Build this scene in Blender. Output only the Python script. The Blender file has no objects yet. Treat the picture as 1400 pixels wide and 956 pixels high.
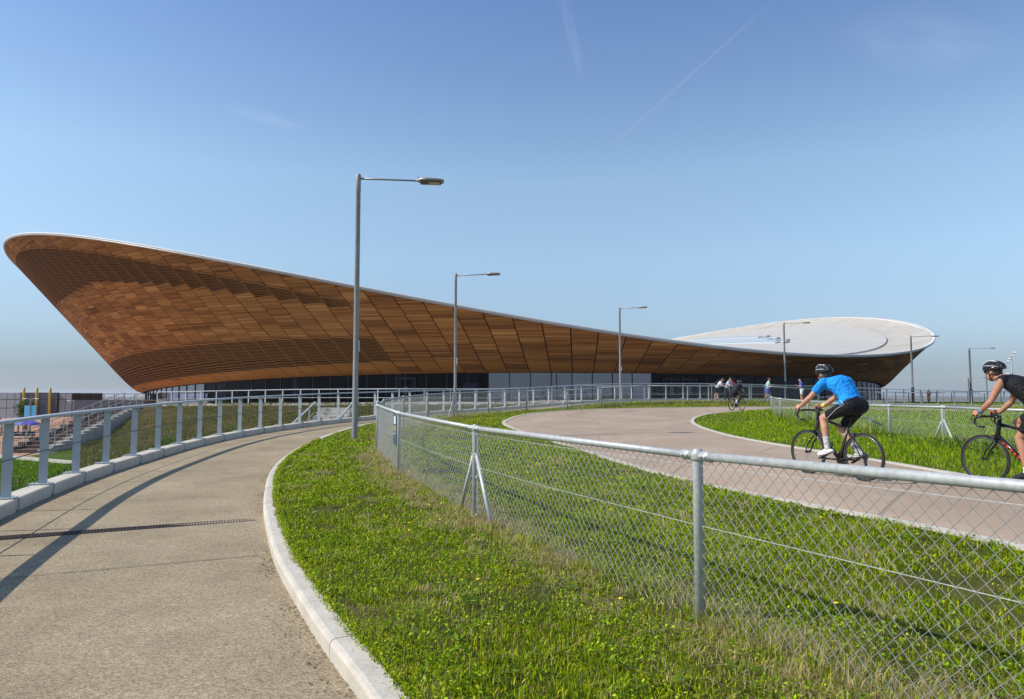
import bpy, bmesh, math, random
import numpy as np
from mathutils import Vector, Matrix
R = math.radians
random.seed(7); rng = np.random.default_rng(7)
SC = bpy.context.scene; COL = SC.collection

# ------------------------------------------------------------------ camera, world, sun, exposure
CAM = Vector((0, 0, 1.55))
cam = bpy.data.cameras.new('camera'); cam.lens = 36*933/1400; cam.sensor_width = 36; cam.clip_end = 30000; cam.clip_start = .05
co = bpy.data.objects.new('camera', cam); COL.objects.link(co); co.location = CAM
co.rotation_euler = (R(90)+math.atan(62/933), 0, 0); SC.camera = co
SUN_EL, SUN_AZ = R(44), math.atan2(-.98, -.17)          # azimuth measured from +y towards +x
sun_dir = Vector((math.sin(SUN_AZ)*math.cos(SUN_EL), math.cos(SUN_AZ)*math.cos(SUN_EL), math.sin(SUN_EL)))
w = bpy.data.worlds.new('World'); SC.world = w; w.use_nodes = True
nt = w.node_tree; bg = nt.nodes['Background']; sky = nt.nodes.new('ShaderNodeTexSky')
sky.sky_type = 'NISHITA'; sky.sun_disc = False; sky.sun_elevation = SUN_EL; sky.sun_rotation = SUN_AZ
sky.air_density = 1.0; sky.dust_density = .3; sky.ozone_density = 2.0; sky.altitude = 20
# one smooth grade of the sky by elevation (the air of that day: pale and milky low down, clear blue above)
tcw = nt.nodes.new('ShaderNodeTexCoord'); sxw = nt.nodes.new('ShaderNodeSeparateXYZ'); nt.links.new(tcw.outputs['Generated'], sxw.inputs[0])
rw = nt.nodes.new('ShaderNodeValToRGB'); nt.links.new(sxw.outputs[2], rw.inputs[0]); el = rw.color_ramp.elements
SKY_STOPS = [(0, (.34, .42, .63)), (.035, (.38, .44, .60)), (.094, (.69, .72, .80)), (.19, (1.08, 1.07, 1.03)), (.30, (1.30, 1.28, 1.17)), (.51, (.97, 1.05, 1.20)), (1, (.86, .96, 1.14))]
while len(el) < len(SKY_STOPS): el.new(.5)
for i, (p_, c_) in enumerate(SKY_STOPS): el[i].position = p_; el[i].color = (*[v/1.4 for v in c_], 1)
mw = nt.nodes.new('ShaderNodeVectorMath'); mw.operation = 'MULTIPLY'; nt.links.new(sky.outputs[0], mw.inputs[0]); nt.links.new(rw.outputs[0], mw.inputs[1])
vw = nt.nodes.new('ShaderNodeVectorMath'); vw.operation = 'SCALE'; vw.inputs['Scale'].default_value = 1.4; nt.links.new(mw.outputs[0], vw.inputs[0])
nt.links.new(vw.outputs[0], bg.inputs[0]); bg.inputs[1].default_value = .15
sl = bpy.data.lights.new('sun', 'SUN'); sl.energy = 4.8; sl.angle = R(.5); sl.color = (1, .92, .81)
so = bpy.data.objects.new('sun', sl); COL.objects.link(so); so.rotation_euler = sun_dir.to_track_quat('Z', 'Y').to_euler()
SC.view_settings.view_transform = 'Standard'; SC.view_settings.look = 'None'; SC.view_settings.exposure = 0; SC.view_settings.gamma = 1
SC.cycles.max_bounces = 6; SC.cycles.transparent_max_bounces = 16

# ------------------------------------------------------------------ terrain height
def ss(a, b, x):
    t = np.clip((np.asarray(x, float)-a)/(b-a), 0, 1); return t*t*(3-2*t)
def zpl(x, y):
    x = np.asarray(x, float); y = np.asarray(y, float)
    yy = np.maximum(0, y-8.)
    z = np.where(y < 50, .022*yy*(1-.5*np.exp(-yy/6)), .924) - .45*ss(64, 85, y)
    z = z*(1-.30*ss(14, 30, x))
    z = z + .30*ss(2.2, 4.8, x)*(1-ss(11, 26, y))
    z = z + .30*ss(.4, 3.0, y-(39.3+.35*x))*ss(-2, 8, x)*(1-.8*ss(24, 36, x))*(1-ss(66, 84, y))
    return z - 9*ss(118, 320, y)
def zp(x, y): return float(zpl(x, y))
ZL = -1.6
def YTOP(x): return 45.3+np.maximum(0, x+1)*.3+.5*np.maximum(0, -x-7)
def XRS(y): return -25.5-.262*(np.asarray(y, float)-37.7)          # right edge of the plaza stair
def zleft(x, y, d):
    """ground left of the ramp: embankment, lawn, planted bank, terrace (d = distance from the ramp edge)"""
    x = np.asarray(x, float); y = np.asarray(y, float)
    zt = np.maximum(.72, np.minimum(zpl(x, np.minimum(y, 60)), 1.08))-.012*np.maximum(0, -x-8)
    ytop = YTOP(x); xr = XRS(y)
    ytoe = np.maximum(9, 21.6-1.59*(np.minimum(x, -8)+13.7))
    q = ss(0, 1, (y-ytoe)/np.maximum(ytop-ytoe, 1))
    zb = ZL+(zt-ZL)*q
    zb = np.where((x < xr) & (y < 56), ZL, zb)
    zb = np.where((y >= ytop) & (x > xr), zt, zb)
    zb = np.where((y >= 56) & (x < xr), ZL-1.0*ss(40, 120, -x), zb)
    zb = np.where((y >= 56) & (x > xr-2.0), zt, zb)
    zb = np.where((x < xr) & (y < 56), ZL-1.0*ss(40, 120, -x), zb)
    ze = zpl(x, y)-.12-.5*np.maximum(0, d-.5)
    z = np.maximum(zb, np.where(y < 50, ze, -99))
    return z - 7*ss(150, 320, np.hypot(x, y))

# ------------------------------------------------------------------ curves on the ground
def smooth_poly(pts, step):
    P = np.array(pts, float); n = len(P); out = []
    for i in range(n-1):
        p0 = P[max(i-1, 0)]; p1 = P[i]; p2 = P[i+1]; p3 = P[min(i+2, n-1)]
        for t in np.linspace(0, 1, 24, endpoint=False):
            out.append(.5*((2*p1)+(-p0+p2)*t+(2*p0-5*p1+4*p2-p3)*t*t+(-p0+3*p1-3*p2+p3)*t**3))
    out.append(P[-1]); out = np.array(out)
    for _ in range(30):
        out[1:-1] = .25*out[:-2]+.5*out[1:-1]+.25*out[2:]
    s = np.r_[0, np.cumsum(np.hypot(*np.diff(out, axis=0).T))]
    k = max(2, int(s[-1]/step)+1); q = np.linspace(0, s[-1], k)
    return np.stack([np.interp(q, s, out[:, 0]), np.interp(q, s, out[:, 1])], 1)
def normals2(P):
    T = np.gradient(P, axis=0); T /= np.linalg.norm(T, axis=1)[:, None]
    return np.stack([-T[:, 1], T[:, 0]], 1)            # left of travel
def arclen(P): return np.r_[0, np.cumsum(np.hypot(*np.diff(P, axis=0).T))]
K_PTS = [(3.2, -3.2), (2, -1), (.7, 1.2), (-.3, 2.8), (-.83, 3.83), (-1.27, 4.64), (-1.78, 5.66), (-2.31, 6.77), (-2.88, 8.15), (-3.48, 9.67), (-4.01, 11.21), (-4.46, 12.59), (-4.87, 14.11), (-5.24, 15.89), (-5.63, 18.55), (-5.88, 21.74), (-5.9, 25.1), (-5.6, 28), (-4.8, 31), (-3.2, 34.6), (-.9, 38), (2.5, 41.6), (4.6, 43.4), (8.4, 45.6), (13, 47.4), (18, 48.8), (26, 50.3), (42, 52)]
L_PTS = [(-.5, -3.4), (-2, -1), (-3.6, 1.8), (-4.8, 4.2), (-5.8, 6.5), (-6.71, 9.0), (-7.3, 10.8), (-7.9, 13.2), (-8.35, 16), (-8.7, 19), (-8.75, 22), (-8.4, 25), (-7.75, 27.9), (-6.8, 30.6), (-5.3, 34), (-3, 37.8), (0, 42), (3, 45.2), (8, 48.2), (13, 50), (18, 51.3), (26, 52.8), (42, 54.5)]
TN_PTS = [(4.3, 2.0), (4.35, 4.2), (4.25, 5.76), (3.92, 7.42), (2.93, 11.51), (2.38, 14.0), (1.21, 18.95), (.36, 22.52), (-.22, 25.63), (-.42, 28.0), (-.1, 30.9), (.55, 34.1), (2.21, 37.6), (4.74, 40.4), (8.06, 42.0), (11.13, 43.05), (16.2, 44.3), (24, 45.6), (42, 47.5)]
TF_PTS = [(8.6, 2.0), (7.9, 6.0), (7.2, 9.0), (6.9, 10.4), (6.76, 11.5), (6.6, 13), (6.42, 15.2), (6.37, 17.5), (6.48, 20.1), (6.75, 22.6), (7.16, 26.4), (7.75, 29.2), (8.73, 32.0), (10.44, 35.2), (13.7, 38.4), (18.3, 40.6), (26, 42.3), (42, 44.2)]
F_PTS = [(3.4, .6), (2.85, 1.7), (2.31, 2.95), (1.3, 4.82), (-.46, 8.61), (-2.11, 12.83), (-3.27, 16.69), (-3.85, 20.6), (-3.9, 24.6), (-3.5, 28.4), (-2.7, 31.6), (-1.2, 34.9), (.8, 38.0), (3.3, 40.9), (5.6, 42.9), (9, 44.6), (13.5, 46.2), (17.5, 47.3), (21.5, 48.1)]
Kc, Lc, TNc, TFc = (smooth_poly(p, .12) for p in (K_PTS, L_PTS, TN_PTS, TF_PTS))

# ------------------------------------------------------------------ mesh helpers
class MB:
    def __init__(s): s.v = []; s.f = []; s.m = []; s.uv = None; s.cur = 0
    def add(s, vs, fs):
        b = len(s.v); s.v += [tuple(v) for v in vs]; s.f += [tuple(b+i for i in f) for f in fs]; s.m += [s.cur]*len(fs)
    def box(s, c, size, rot=None, taper=1.0):
        hx, hy, hz = size[0]/2, size[1]/2, size[2]/2
        vs = [Vector((sx*hx*(taper if sz > 0 else 1), sy*hy*(taper if sz > 0 else 1), sz*hz)) for sz in (-1, 1) for sy in (-1, 1) for sx in (-1, 1)]
        if rot is not None: vs = [rot @ v for v in vs]
        s.add([v+Vector(c) for v in vs], [(0, 2, 3, 1), (4, 5, 7, 6), (0, 1, 5, 4), (2, 6, 7, 3), (0, 4, 6, 2), (1, 3, 7, 5)])
    def tube(s, pts, r, n=8, caps=True, closed=False, flat=None):
        P = [Vector(p) for p in pts]; k = len(P); rr = r if hasattr(r, '__len__') else [r]*k
        vs = []; up = Vector((0, 0, 1)); prev = None
        for i in range(k):
            if closed: t = (P[(i+1) % k]-P[i-1])
            else: t = P[min(i+1, k-1)]-P[max(i-1, 0)]
            t = t.normalized() if t.length > 1e-9 else Vector((0, 0, 1))
            if prev is None:
                a = t.cross(up); a = t.cross(Vector((1, 0, 0))) if a.length < .05 else a
            else: a = prev-t*prev.dot(t)
            a.normalize(); prev = a; b = t.cross(a)
            for j in range(n):
                q = 2*math.pi*j/n; vs.append(P[i]+(a*math.cos(q)+b*math.sin(q)*(flat or 1))*rr[i])
        fs = []
        for i in range(k if closed else k-1):
            i2 = (i+1) % k
            for j in range(n): fs.append((i*n+j, i*n+(j+1) % n, i2*n+(j+1) % n, i2*n+j))
        if caps and not closed: fs += [tuple(range(n-1, -1, -1)), tuple((k-1)*n+j for j in range(n))]
        s.add(vs, fs)
    def lathe(s, prof, c=(0, 0, 0), n=16, axis=None):
        m = Matrix.Identity(3) if axis is None else Vector(axis).to_track_quat('Z', 'Y').to_matrix()
        vs = [m @ Vector((r*math.cos(2*math.pi*j/n), r*math.sin(2*math.pi*j/n), z))+Vector(c) for r, z in prof for j in range(n)]
        fs = [(i*n+j, i*n+(j+1) % n, (i+1)*n+(j+1) % n, (i+1)*n+j) for i in range(len(prof)-1) for j in range(n)]
        fs += [tuple(range(n-1, -1, -1)), tuple((len(prof)-1)*n+j for j in range(n))]
        s.add(vs, fs)
    def ell(s, c, ax, n=12, k=8):
        """closed ellipsoid; ax = three axis vectors"""
        A = [Vector(a) for a in ax]; c = Vector(c); vs = [c+A[2]]
        for i in range(1, k):
            th = math.pi*i/k
            for j in range(n):
                ph = 2*math.pi*j/n; vs.append(c+A[0]*math.sin(th)*math.cos(ph)+A[1]*math.sin(th)*math.sin(ph)+A[2]*math.cos(th))
        vs.append(c-A[2]); fs = [(0, 1+j, 1+(j+1) % n) for j in range(n)]
        for i in range(k-2):
            for j in range(n): fs.append((1+i*n+j, 1+(i+1)*n+j, 1+(i+1)*n+(j+1) % n, 1+i*n+(j+1) % n))
        e = len(vs)-1; fs += [(e, 1+(k-2)*n+(j+1) % n, 1+(k-2)*n+j) for j in range(n)]
        s.add(vs, fs)
    def cap(s, p0, r0, p1, r1, flat0=False, flat1=False, n=12):
        p0, p1 = Vector(p0), Vector(p1); t = (p1-p0).normalized(); pts = []; rr = []
        if flat0: pts += [p0]; rr += [r0]
        else:
            for a in (88, 60, 30): pts.append(p0-t*r0*math.sin(R(a))); rr.append(r0*math.cos(R(a)))
            pts.append(p0); rr.append(r0)
        pts.append(p0.lerp(p1, .5)); rr.append((r0+r1)/2)
        pts.append(p1); rr.append(r1)
        if not flat1:
            for a in (30, 60, 88): pts.append(p1+t*r1*math.sin(R(a))); rr.append(r1*math.cos(R(a)))
        s.tube(pts, rr, n)
    def mesh(s, name, mats, smooth=False):
        me = bpy.data.meshes.new(name); me.from_pydata(s.v, [], s.f)
        for m in (mats if isinstance(mats, (list, tuple)) else [mats]): me.materials.append(m)
        if any(s.m): me.polygons.foreach_set('material_index', s.m)
        if smooth: me.polygons.foreach_set('use_smooth', [True]*len(me.polygons))
        if s.uv:
            l = me.uv_layers.new(name='UVMap'); idx = np.zeros(len(me.loops), np.int32); me.loops.foreach_get('vertex_index', idx)
            l.data.foreach_set('uv', np.array(s.uv, np.float32)[idx].ravel())
        me.update(); return me
    def build(s, name, mats, parent=None, smooth=False):
        return link(name, s.mesh(name, mats, smooth), parent)
def link(name, me, parent=None):
    o = bpy.data.objects.new(name, me); COL.objects.link(o)
    if parent: o.parent = parent
    return o
def tag(o, label=None, cat=None, group=None, kind=None):
    if label: o['label'] = label
    if cat: o['category'] = cat
    if group: o['group'] = group
    if kind: o['kind'] = kind
    return o
def empty(name, loc=(0, 0, 0), rz=0, **k):
    o = bpy.data.objects.new(name, None); o.empty_display_size = .2; COL.objects.link(o); o.location = loc; o.rotation_euler = (0, 0, rz)
    return tag(o, **k)
def copy_tree(o, parent=None):
    c = o.copy(); COL.objects.link(c)
    if parent: c.parent = parent
    for ch in KIDS(o): copy_tree(ch, c)
    return c
def KIDS(o): return [x for x in COL.objects if x.parent == o]
def np_mesh(name, V, Fq, mat, smooth=False, attr=None):
    """V (n,3), Fq (m,k) faces of equal size"""
    me = bpy.data.meshes.new(name); V = np.asarray(V, np.float32); Fq = np.asarray(Fq, np.int32); k = Fq.shape[1]
    me.vertices.add(len(V)); me.vertices.foreach_set('co', V.ravel())
    me.loops.add(Fq.size); me.loops.foreach_set('vertex_index', Fq.ravel())
    me.polygons.add(len(Fq)); me.polygons.foreach_set('loop_start', np.arange(0, Fq.size, k, dtype=np.int32))
    me.polygons.foreach_set('loop_total', np.full(len(Fq), k, np.int32))
    if smooth: me.polygons.foreach_set('use_smooth', np.ones(len(Fq), bool))
    if attr is not None:
        a = me.attributes.new('col', 'FLOAT_COLOR', 'POINT'); a.data.foreach_set('color', np.c_[attr, np.ones(len(attr))].astype(np.float32).ravel())
    me.update(calc_edges=True); me.validate(); me.materials.append(mat); return me

# ------------------------------------------------------------------ materials
def mat(name, col=(.5, .5, .5), rough=.6, metal=0, spec=.5):
    m = bpy.data.materials.new(name); m.use_nodes = True; b = m.node_tree.nodes['Principled BSDF']
    b.inputs['Base Color'].default_value = (*col, 1); b.inputs['Roughness'].default_value = rough; b.inputs['Metallic'].default_value = metal
    b.inputs['Specular IOR Level'].default_value = spec
    return m
class NT:
    def __init__(s, m): s.m = m; s.t = m.node_tree; s.b = s.t.nodes['Principled BSDF']; s._c = {}
    def n(s, typ, **k):
        x = s.t.nodes.new(typ)
        for a, v in k.items(): setattr(x, a, v)
        return x
    def l(s, a, b): s.t.links.new(a, b)
    def co(s, which='Object'):
        if 'c' not in s._c: s._c['c'] = s.n('ShaderNodeTexCoord')
        return s._c['c'].outputs[which]
    def pos(s):
        if 'g' not in s._c: s._c['g'] = s.n('ShaderNodeNewGeometry')
        return s._c['g'].outputs['Position']
    def mapn(s, src, scale):
        m = s.n('ShaderNodeMapping'); s.l(src, m.inputs[0]); m.inputs['Scale'].default_value = scale; return m.outputs[0]
    def noise(s, src, scale, detail=4, rough=.55):
        x = s.n('ShaderNodeTexNoise'); x.inputs['Scale'].default_value = scale; x.inputs['Detail'].default_value = detail; x.inputs['Roughness'].default_value = rough
        s.l(src, x.inputs['Vector']); return x.outputs['Fac']
    def ramp(s, src, stops):
        r = s.n('ShaderNodeValToRGB'); e = r.color_ramp.elements
        while len(e) < len(stops): e.new(.5)
        for i, (p, c) in enumerate(stops): e[i].position = p; e[i].color = (*c, 1) if len(c) == 3 else c
        s.l(src, r.inputs[0]); return r.outputs[0]
    def mix(s, f, a, b, typ='MIX'):
        x = s.n('ShaderNodeMix', data_type='RGBA', blend_type=typ)
        for sock, v in ((x.inputs[0], f), (x.inputs[6], a), (x.inputs[7], b)):
            if hasattr(v, 'links'): s.l(v, sock)
            else: sock.default_value = v if not isinstance(v, tuple) else (*v, 1)
        return x.outputs[2]
    def math(s, op, a, b=0.):
        x = s.n('ShaderNodeMath', operation=op)
        for sock, v in ((x.inputs[0], a), (x.inputs[1], b)):
            if hasattr(v, 'links'): s.l(v, sock)
            else: sock.default_value = v
        return x.outputs[0]
    def bump(s, h, strength=.3, dist=.01):
        x = s.n('ShaderNodeBump'); x.inputs['Strength'].default_value = strength; x.inputs['Distance'].default_value = dist
        s.l(h, x.inputs['Height']); s.l(x.outputs[0], s.b.inputs['Normal'])
    def base(s, c): s.l(c, s.b.inputs['Base Color'])
def g3(v, t=(1, 1, 1)): return tuple(v*a for a in t)

def mk_noisy(name, c1, c2, scale, rough=.7, metal=0, bump=.15, bscale=None, bdist=.004, spec=.5):
    m = mat(name, c1, rough, metal, spec); t = NT(m)
    t.base(t.ramp(t.noise(t.co(), scale, 5), [(.32, c1), (.68, c2)]))
    if bump: t.bump(t.noise(t.co(), bscale or scale*3, 3), bump, bdist)
    return m
M = {}
M['galv'] = mk_noisy('galvanised_steel', (.38, .40, .395), (.53, .555, .54), 26, .5, .25, .05, 60, .001)
M['galv_dull'] = mk_noisy('galvanised_wire', (.44, .44, .42), (.58, .58, .55), 40, .5, .25, 0)
M['paint'] = mk_noisy('grey_paint', (.34, .39, .42), (.39, .44, .465), 5, .45, .0, .03, 40, .001)
M['white_paint'] = mk_noisy('pale_paint', (.50, .53, .55), (.58, .61, .62), 6, .45, .0, 0)
M['lamp_grey'] = mk_noisy('lamp_grey', (.27, .262, .25), (.34, .33, .315), 7, .42, .2, .02, 50, .001)
M['black'] = mat('black_satin', (.018, .018, .02), .4)
M['rubber'] = mat('rubber', (.02, .02, .02), .75)
M['dark_steel'] = mat('dark_steel', (.06, .065, .07), .45, .3)
M['tray'] = mat('lamp_tray', (.10, .075, .05), .5); M['yellow'] = mk_noisy('yellow_paint', (.55, .46, .03), (.62, .52, .05), 3, .5, 0, 0)
M['led'] = mat('lamp_diffuser', (.55, .5, .36), .35)

def mk_concrete():
    m = mat('kerb_concrete', (.5, .48, .44), .85, 0, .3); t = NT(m); p = t.pos()
    c = t.ramp(t.noise(p, 3.2, 8, .7), [(.3, (.47, .435, .36)), (.55, (.58, .545, .465)), (.75, (.65, .61, .53))])
    d = t.ramp(t.noise(p, 55, 4), [(.3, (.75, .74, .72)), (.6, (1, 1, 1))]); c = t.mix(.6, c, d, 'MULTIPLY')
    st = t.ramp(t.noise(t.mapn(p, (1, 1, .3)), 1.1, 6, .75), [(.56, (0, 0, 0)), (.72, (1, 1, 1))]); c = t.mix(t.math('MULTIPLY', st, .35), c, (.27, .25, .2))
    t.base(c); t.bump(t.noise(p, 70, 5), .35, .004); return m
M['concrete'] = mk_concrete()
def mk_path():
    m = mat('path_aggregate', (.3, .26, .21), .9, 0, .25); t = NT(m); p = t.pos()
    big = t.ramp(t.noise(p, .7, 6, .65), [(.3, (.275, .222, .145)), (.5, (.35, .29, .193)), (.72, (.415, .348, .24))])
    vo = t.n('ShaderNodeTexVoronoi'); vo.inputs['Scale'].default_value = 95; t.l(p, vo.inputs['Vector'])
    hs = t.n('ShaderNodeSeparateColor'); t.l(vo.outputs['Color'], hs.inputs[0])
    gr = t.ramp(hs.outputs[0], [(0, (.52, .5, .48)), (.5, (.95, .93, .9)), (.9, (1.15, 1.12, 1.06)), (1, (1.5, 1.45, 1.35))])
    c = t.mix(1., big, gr, 'MULTIPLY')
    st = t.ramp(t.noise(p, 2.3, 7, .7), [(.5, (0, 0, 0)), (.75, (1, 1, 1))]); c = t.mix(t.math('MULTIPLY', st, .28), c, (.17, .14, .105))
    t.base(c); t.bump(vo.outputs['Distance'], .55, .006); return m
M['path'] = mk_path()
def mk_track():
    m = mat('track_asphalt', (.3, .24, .22), .85, 0, .3); t = NT(m); p = t.pos()
    big = t.ramp(t.noise(p, .45, 6, .6), [(.3, (.35, .265, .19)), (.55, (.42, .325, .238)), (.75, (.48, .375, .28))])
    f = t.ramp(t.noise(p, 130, 2), [(.25, (.62, .62, .62)), (.7, (1.15, 1.15, 1.15))]); c = t.mix(.8, big, f, 'MULTIPLY')
    st = t.ramp(t.noise(t.mapn(p, (1, .25, 1)), 1.9, 7, .7), [(.48, (0, 0, 0)), (.7, (1, 1, 1))]); c = t.mix(t.math('MULTIPLY', st, .35), c, (.27, .20, .15))
    vc = t.n('ShaderNodeTexVoronoi', feature='DISTANCE_TO_EDGE'); vc.inputs['Scale'].default_value = .33; t.l(t.mapn(p, (1, .6, 1)), vc.inputs['Vector'])
    ck = t.math('LESS_THAN', vc.outputs['Distance'], .004); c = t.mix(t.math('MULTIPLY', ck, .5), c, (.10, .08, .07))
    t.base(c); t.bump(t.noise(p, 160, 2), .4, .004); return m
M['track'] = mk_track()
def mk_soil(name, stops, scale=1.2):
    m = mat(name, (.1, .1, .03), .95, 0, .1); t = NT(m); p = t.pos()
    c = t.ramp(t.noise(p, scale, 8, .7), stops); t.base(c); t.bump(t.noise(p, 30, 4), .6, .03); return m
M['turf'] = mk_soil('turf_base', [(.3, (.035, .045, .008)), (.5, (.06, .07, .012)), (.7, (.13, .105, .045))], 1.1)
M['lawn'] = mk_soil('lawn_base', [(.3, (.05, .085, .014)), (.6, (.075, .12, .02)), (.8, (.1, .13, .03))], .9)
M['bank'] = mk_soil('bank_soil', [(.3, (.045, .045, .018)), (.5, (.08, .065, .03)), (.72, (.18, .115, .06))], .35)
M['farland'] = mk_soil('far_land', [(.3, (.10, .12, .07)), (.5, (.16, .16, .12)), (.7, (.22, .21, .18))], .01)
M['terrace'] = mk_noisy('terrace_paving', (.36, .33, .29), (.44, .41, .36), .8, .85)
M['plaza'] = mk_noisy('plaza_paving', (.36, .2, .12), (.44, .27, .17), .6, .9)

def mk_leaf(name, trans=.35, rough=.5):
    m = bpy.data.materials.new(name); m.use_nodes = True; t = m.node_tree; b = t.nodes['Principled BSDF']; o = t.nodes['Material Output']
    a = t.nodes.new('ShaderNodeAttribute'); a.attribute_name = 'col'; b.inputs['Roughness'].default_value = rough; b.inputs['Specular IOR Level'].default_value = .12
    t.links.new(a.outputs['Color'], b.inputs['Base Color']); tr = t.nodes.new('ShaderNodeBsdfTranslucent'); mx = t.nodes.new('ShaderNodeMixShader')
    t.links.new(a.outputs['Color'], tr.inputs[0]); mx.inputs[0].default_value = trans
    t.links.new(b.outputs[0], mx.inputs[1]); t.links.new(tr.outputs[0], mx.inputs[2]); t.links.new(mx.outputs[0], o.inputs[0]); return m
M['blade'] = mk_leaf('grass_blades', .42); M['leaf'] = mk_leaf('leaves', .35)

def mk_wood(name, stops, plank=.17, seam=.2, band=1.05):
    m = mat(name, (.3, .14, .06), .7, 0, .1); t = NT(m); uv = t.co('UV')
    sx = t.n('ShaderNodeSeparateXYZ'); t.l(uv, sx.inputs[0]); u, v = sx.outputs[0], sx.outputs[1]
    def white(x, y):
        wn = t.n('ShaderNodeTexWhiteNoise', noise_dimensions='2D'); cb = t.n('ShaderNodeCombineXYZ'); t.l(x, cb.inputs[0]); t.l(y, cb.inputs[1]); t.l(cb.outputs[0], wn.inputs['Vector']); return wn.outputs['Value']
    colid = t.math('FLOOR', t.math('ADD', t.math('DIVIDE', u, 80*2*math.pi/176), .5))          # one cladding column
    vo = t.math('ADD', t.math('DIVIDE', v, band), t.math('MULTIPLY', white(colid, t.math('MULTIPLY', colid, .37)), 7.))
    tone = white(colid, t.math('FLOOR', vo)); row = t.math('FLOOR', t.math('DIVIDE', v, plank)); fr = t.math('FRACT', t.math('DIVIDE', v, plank)); pl_ = white(t.math('ADD', colid, 31.7), row)
    c = t.ramp(t.math('ADD', t.math('ADD', t.math('MULTIPLY', tone, .36), .11), t.math('MULTIPLY', pl_, .42)), stops)
    cb2 = t.n('ShaderNodeCombineXYZ'); t.l(t.math('MULTIPLY', u, .3), cb2.inputs[0]); t.l(t.math('MULTIPLY', v, 5.), cb2.inputs[1])
    gr = t.ramp(t.noise(cb2.outputs[0], 1.4, 4, .6), [(.3, (.78, .76, .74)), (.65, (1.06, 1.06, 1.06))]); c = t.mix(.8, c, gr, 'MULTIPLY')
    cb3 = t.n('ShaderNodeCombineXYZ'); t.l(t.math('MULTIPLY', u, .05), cb3.inputs[0]); t.l(t.math('MULTIPLY', v, .12), cb3.inputs[1])
    we = t.ramp(t.noise(cb3.outputs[0], 1., 3, .5), [(.35, (.88, .88, .88)), (.65, (1.06, 1.05, 1.04))]); c = t.mix(1., c, we, 'MULTIPLY')
    joint = t.math('MULTIPLY', t.math('LESS_THAN', t.math('FRACT', vo), .07), .5); gap = t.math('MULTIPLY', t.math('LESS_THAN', fr, seam), .62)
    c = t.mix(t.math('MAXIMUM', gap, joint), c, (.035, .018, .008)); t.base(c); return m
M['wood'] = mk_wood('cedar_cladding', [(.15, (.20, .078, .022)), (.4, (.38, .16, .046)), (.65, (.52, .23, .068)), (.9, (.70, .36, .13))])
M['wood_edge'] = mk_wood('cedar_soffit_bounce', [(0, (.46, .18, .04)), (.5, (.54, .22, .052)), (1, (.62, .27, .075))], .14, .12, 9.)  # brighter, more orange copy of the cedar: ground bounce put into the colour
M['slat'] = mat('louvre_timber', (.22, .095, .028), .7, 0, .1); M['batten'] = mat('timber_batten', (.40, .175, .055), .65, 0, .1)
M['void'] = mat('shadow_gap', (.012, .010, .009), .9, 0, .1)
M['roofmetal'] = mk_noisy('roof_sheet', (.50, .475, .41), (.56, .53, .465), .25, .5, .0, 0)
M['rim'] = mk_noisy('rim_metal', (.62, .61, .58), (.70, .69, .66), .4, .6, 0, 0)
M['rimgrey'] = mk_noisy('rim_grey', (.40, .42, .45), (.48, .5, .52), .4, .4, .2, 0)
def mk_roof_outer():
    m = mat('roof_outer', (.6, .56, .47), .55); t = NT(m); p = t.mapn(t.pos(), (.06, 1.4, .5))
    t.base(t.ramp(t.noise(p, 1.2, 4, .6), [(.32, (.36, .335, .27)), (.5, (.52, .48, .40)), (.7, (.58, .54, .455))])); return m
M['roof_outer'] = mk_roof_outer()
M['rooflight'] = mat('rooflight_glass', (.42, .475, .49), .35, 0, .5)

def mk_glass(name, tint, refl=.12, rough=.02, ior=1.6):
    m = bpy.data.materials.new(name); m.use_nodes = True; t = m.node_tree; o = t.nodes['Material Output']; t.nodes.remove(t.nodes['Principled BSDF'])
    tr = t.nodes.new('ShaderNodeBsdfTransparent'); tr.inputs[0].default_value = (*tint, 1)
    gl = t.nodes.new('ShaderNodeBsdfGlossy'); gl.inputs['Roughness'].default_value = rough; gl.inputs[0].default_value = (.85, .86, 1, 1)
    lw = t.nodes.new('ShaderNodeFresnel'); lw.inputs[0].default_value = ior; ad = t.nodes.new('ShaderNodeMath'); ad.operation = 'ADD'; ad.use_clamp = True; ad.inputs[1].default_value = refl
    t.links.new(lw.outputs[0], ad.inputs[0]); mx = t.nodes.new('ShaderNodeMixShader'); t.links.new(ad.outputs[0], mx.inputs[0])
    t.links.new(tr.outputs[0], mx.inputs[1]); t.links.new(gl.outputs[0], mx.inputs[2]); t.links.new(mx.outputs[0], o.inputs[0]); return m
M['glass'] = mk_glass('facade_glass', (.30, .28, .40), .0, .015, 1.22); M['glass_sky_refl'] = mk_glass('facade_glass_sky_reflection', (.30, .33, .42), .20)  # second material: same glass, pale sky reflection boosted for chosen panes
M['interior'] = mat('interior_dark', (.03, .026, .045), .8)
M['counter'] = mat('counter_pale', (.55, .68, .66), .6)
M['column'] = mk_noisy('column_concrete', (.42, .47, .43), (.5, .54, .5), 2, .8)
M['skin'] = mk_noisy('skin', (.52, .27, .18), (.58, .32, .22), 14, .5, 0, .05, 80, .002)
M['skin_tan'] = mk_noisy('skin_tan', (.40, .19, .11), (.47, .235, .145), 14, .5, 0, .05, 80, .002)
def cloth(name, c, rough=.75):
    m = mat(name, c, rough, 0, .2); t = NT(m); n1 = t.noise(t.co(), 9, 3); t.base(t.ramp(n1, [(.3, tuple(.88*a for a in c)), (.7, tuple(min(1, 1.08*a) for a in c))])); t.bump(t.noise(t.mapn(t.co(), (1.5, .8, 1.6)), 15, 3, .55), 1.0, .035); return m
M['blue_cloth'] = cloth('blue_jersey', (.015, .30, .80)); M['black_cloth'] = cloth('black_lycra', (.012, .012, .014), .6)
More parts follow.
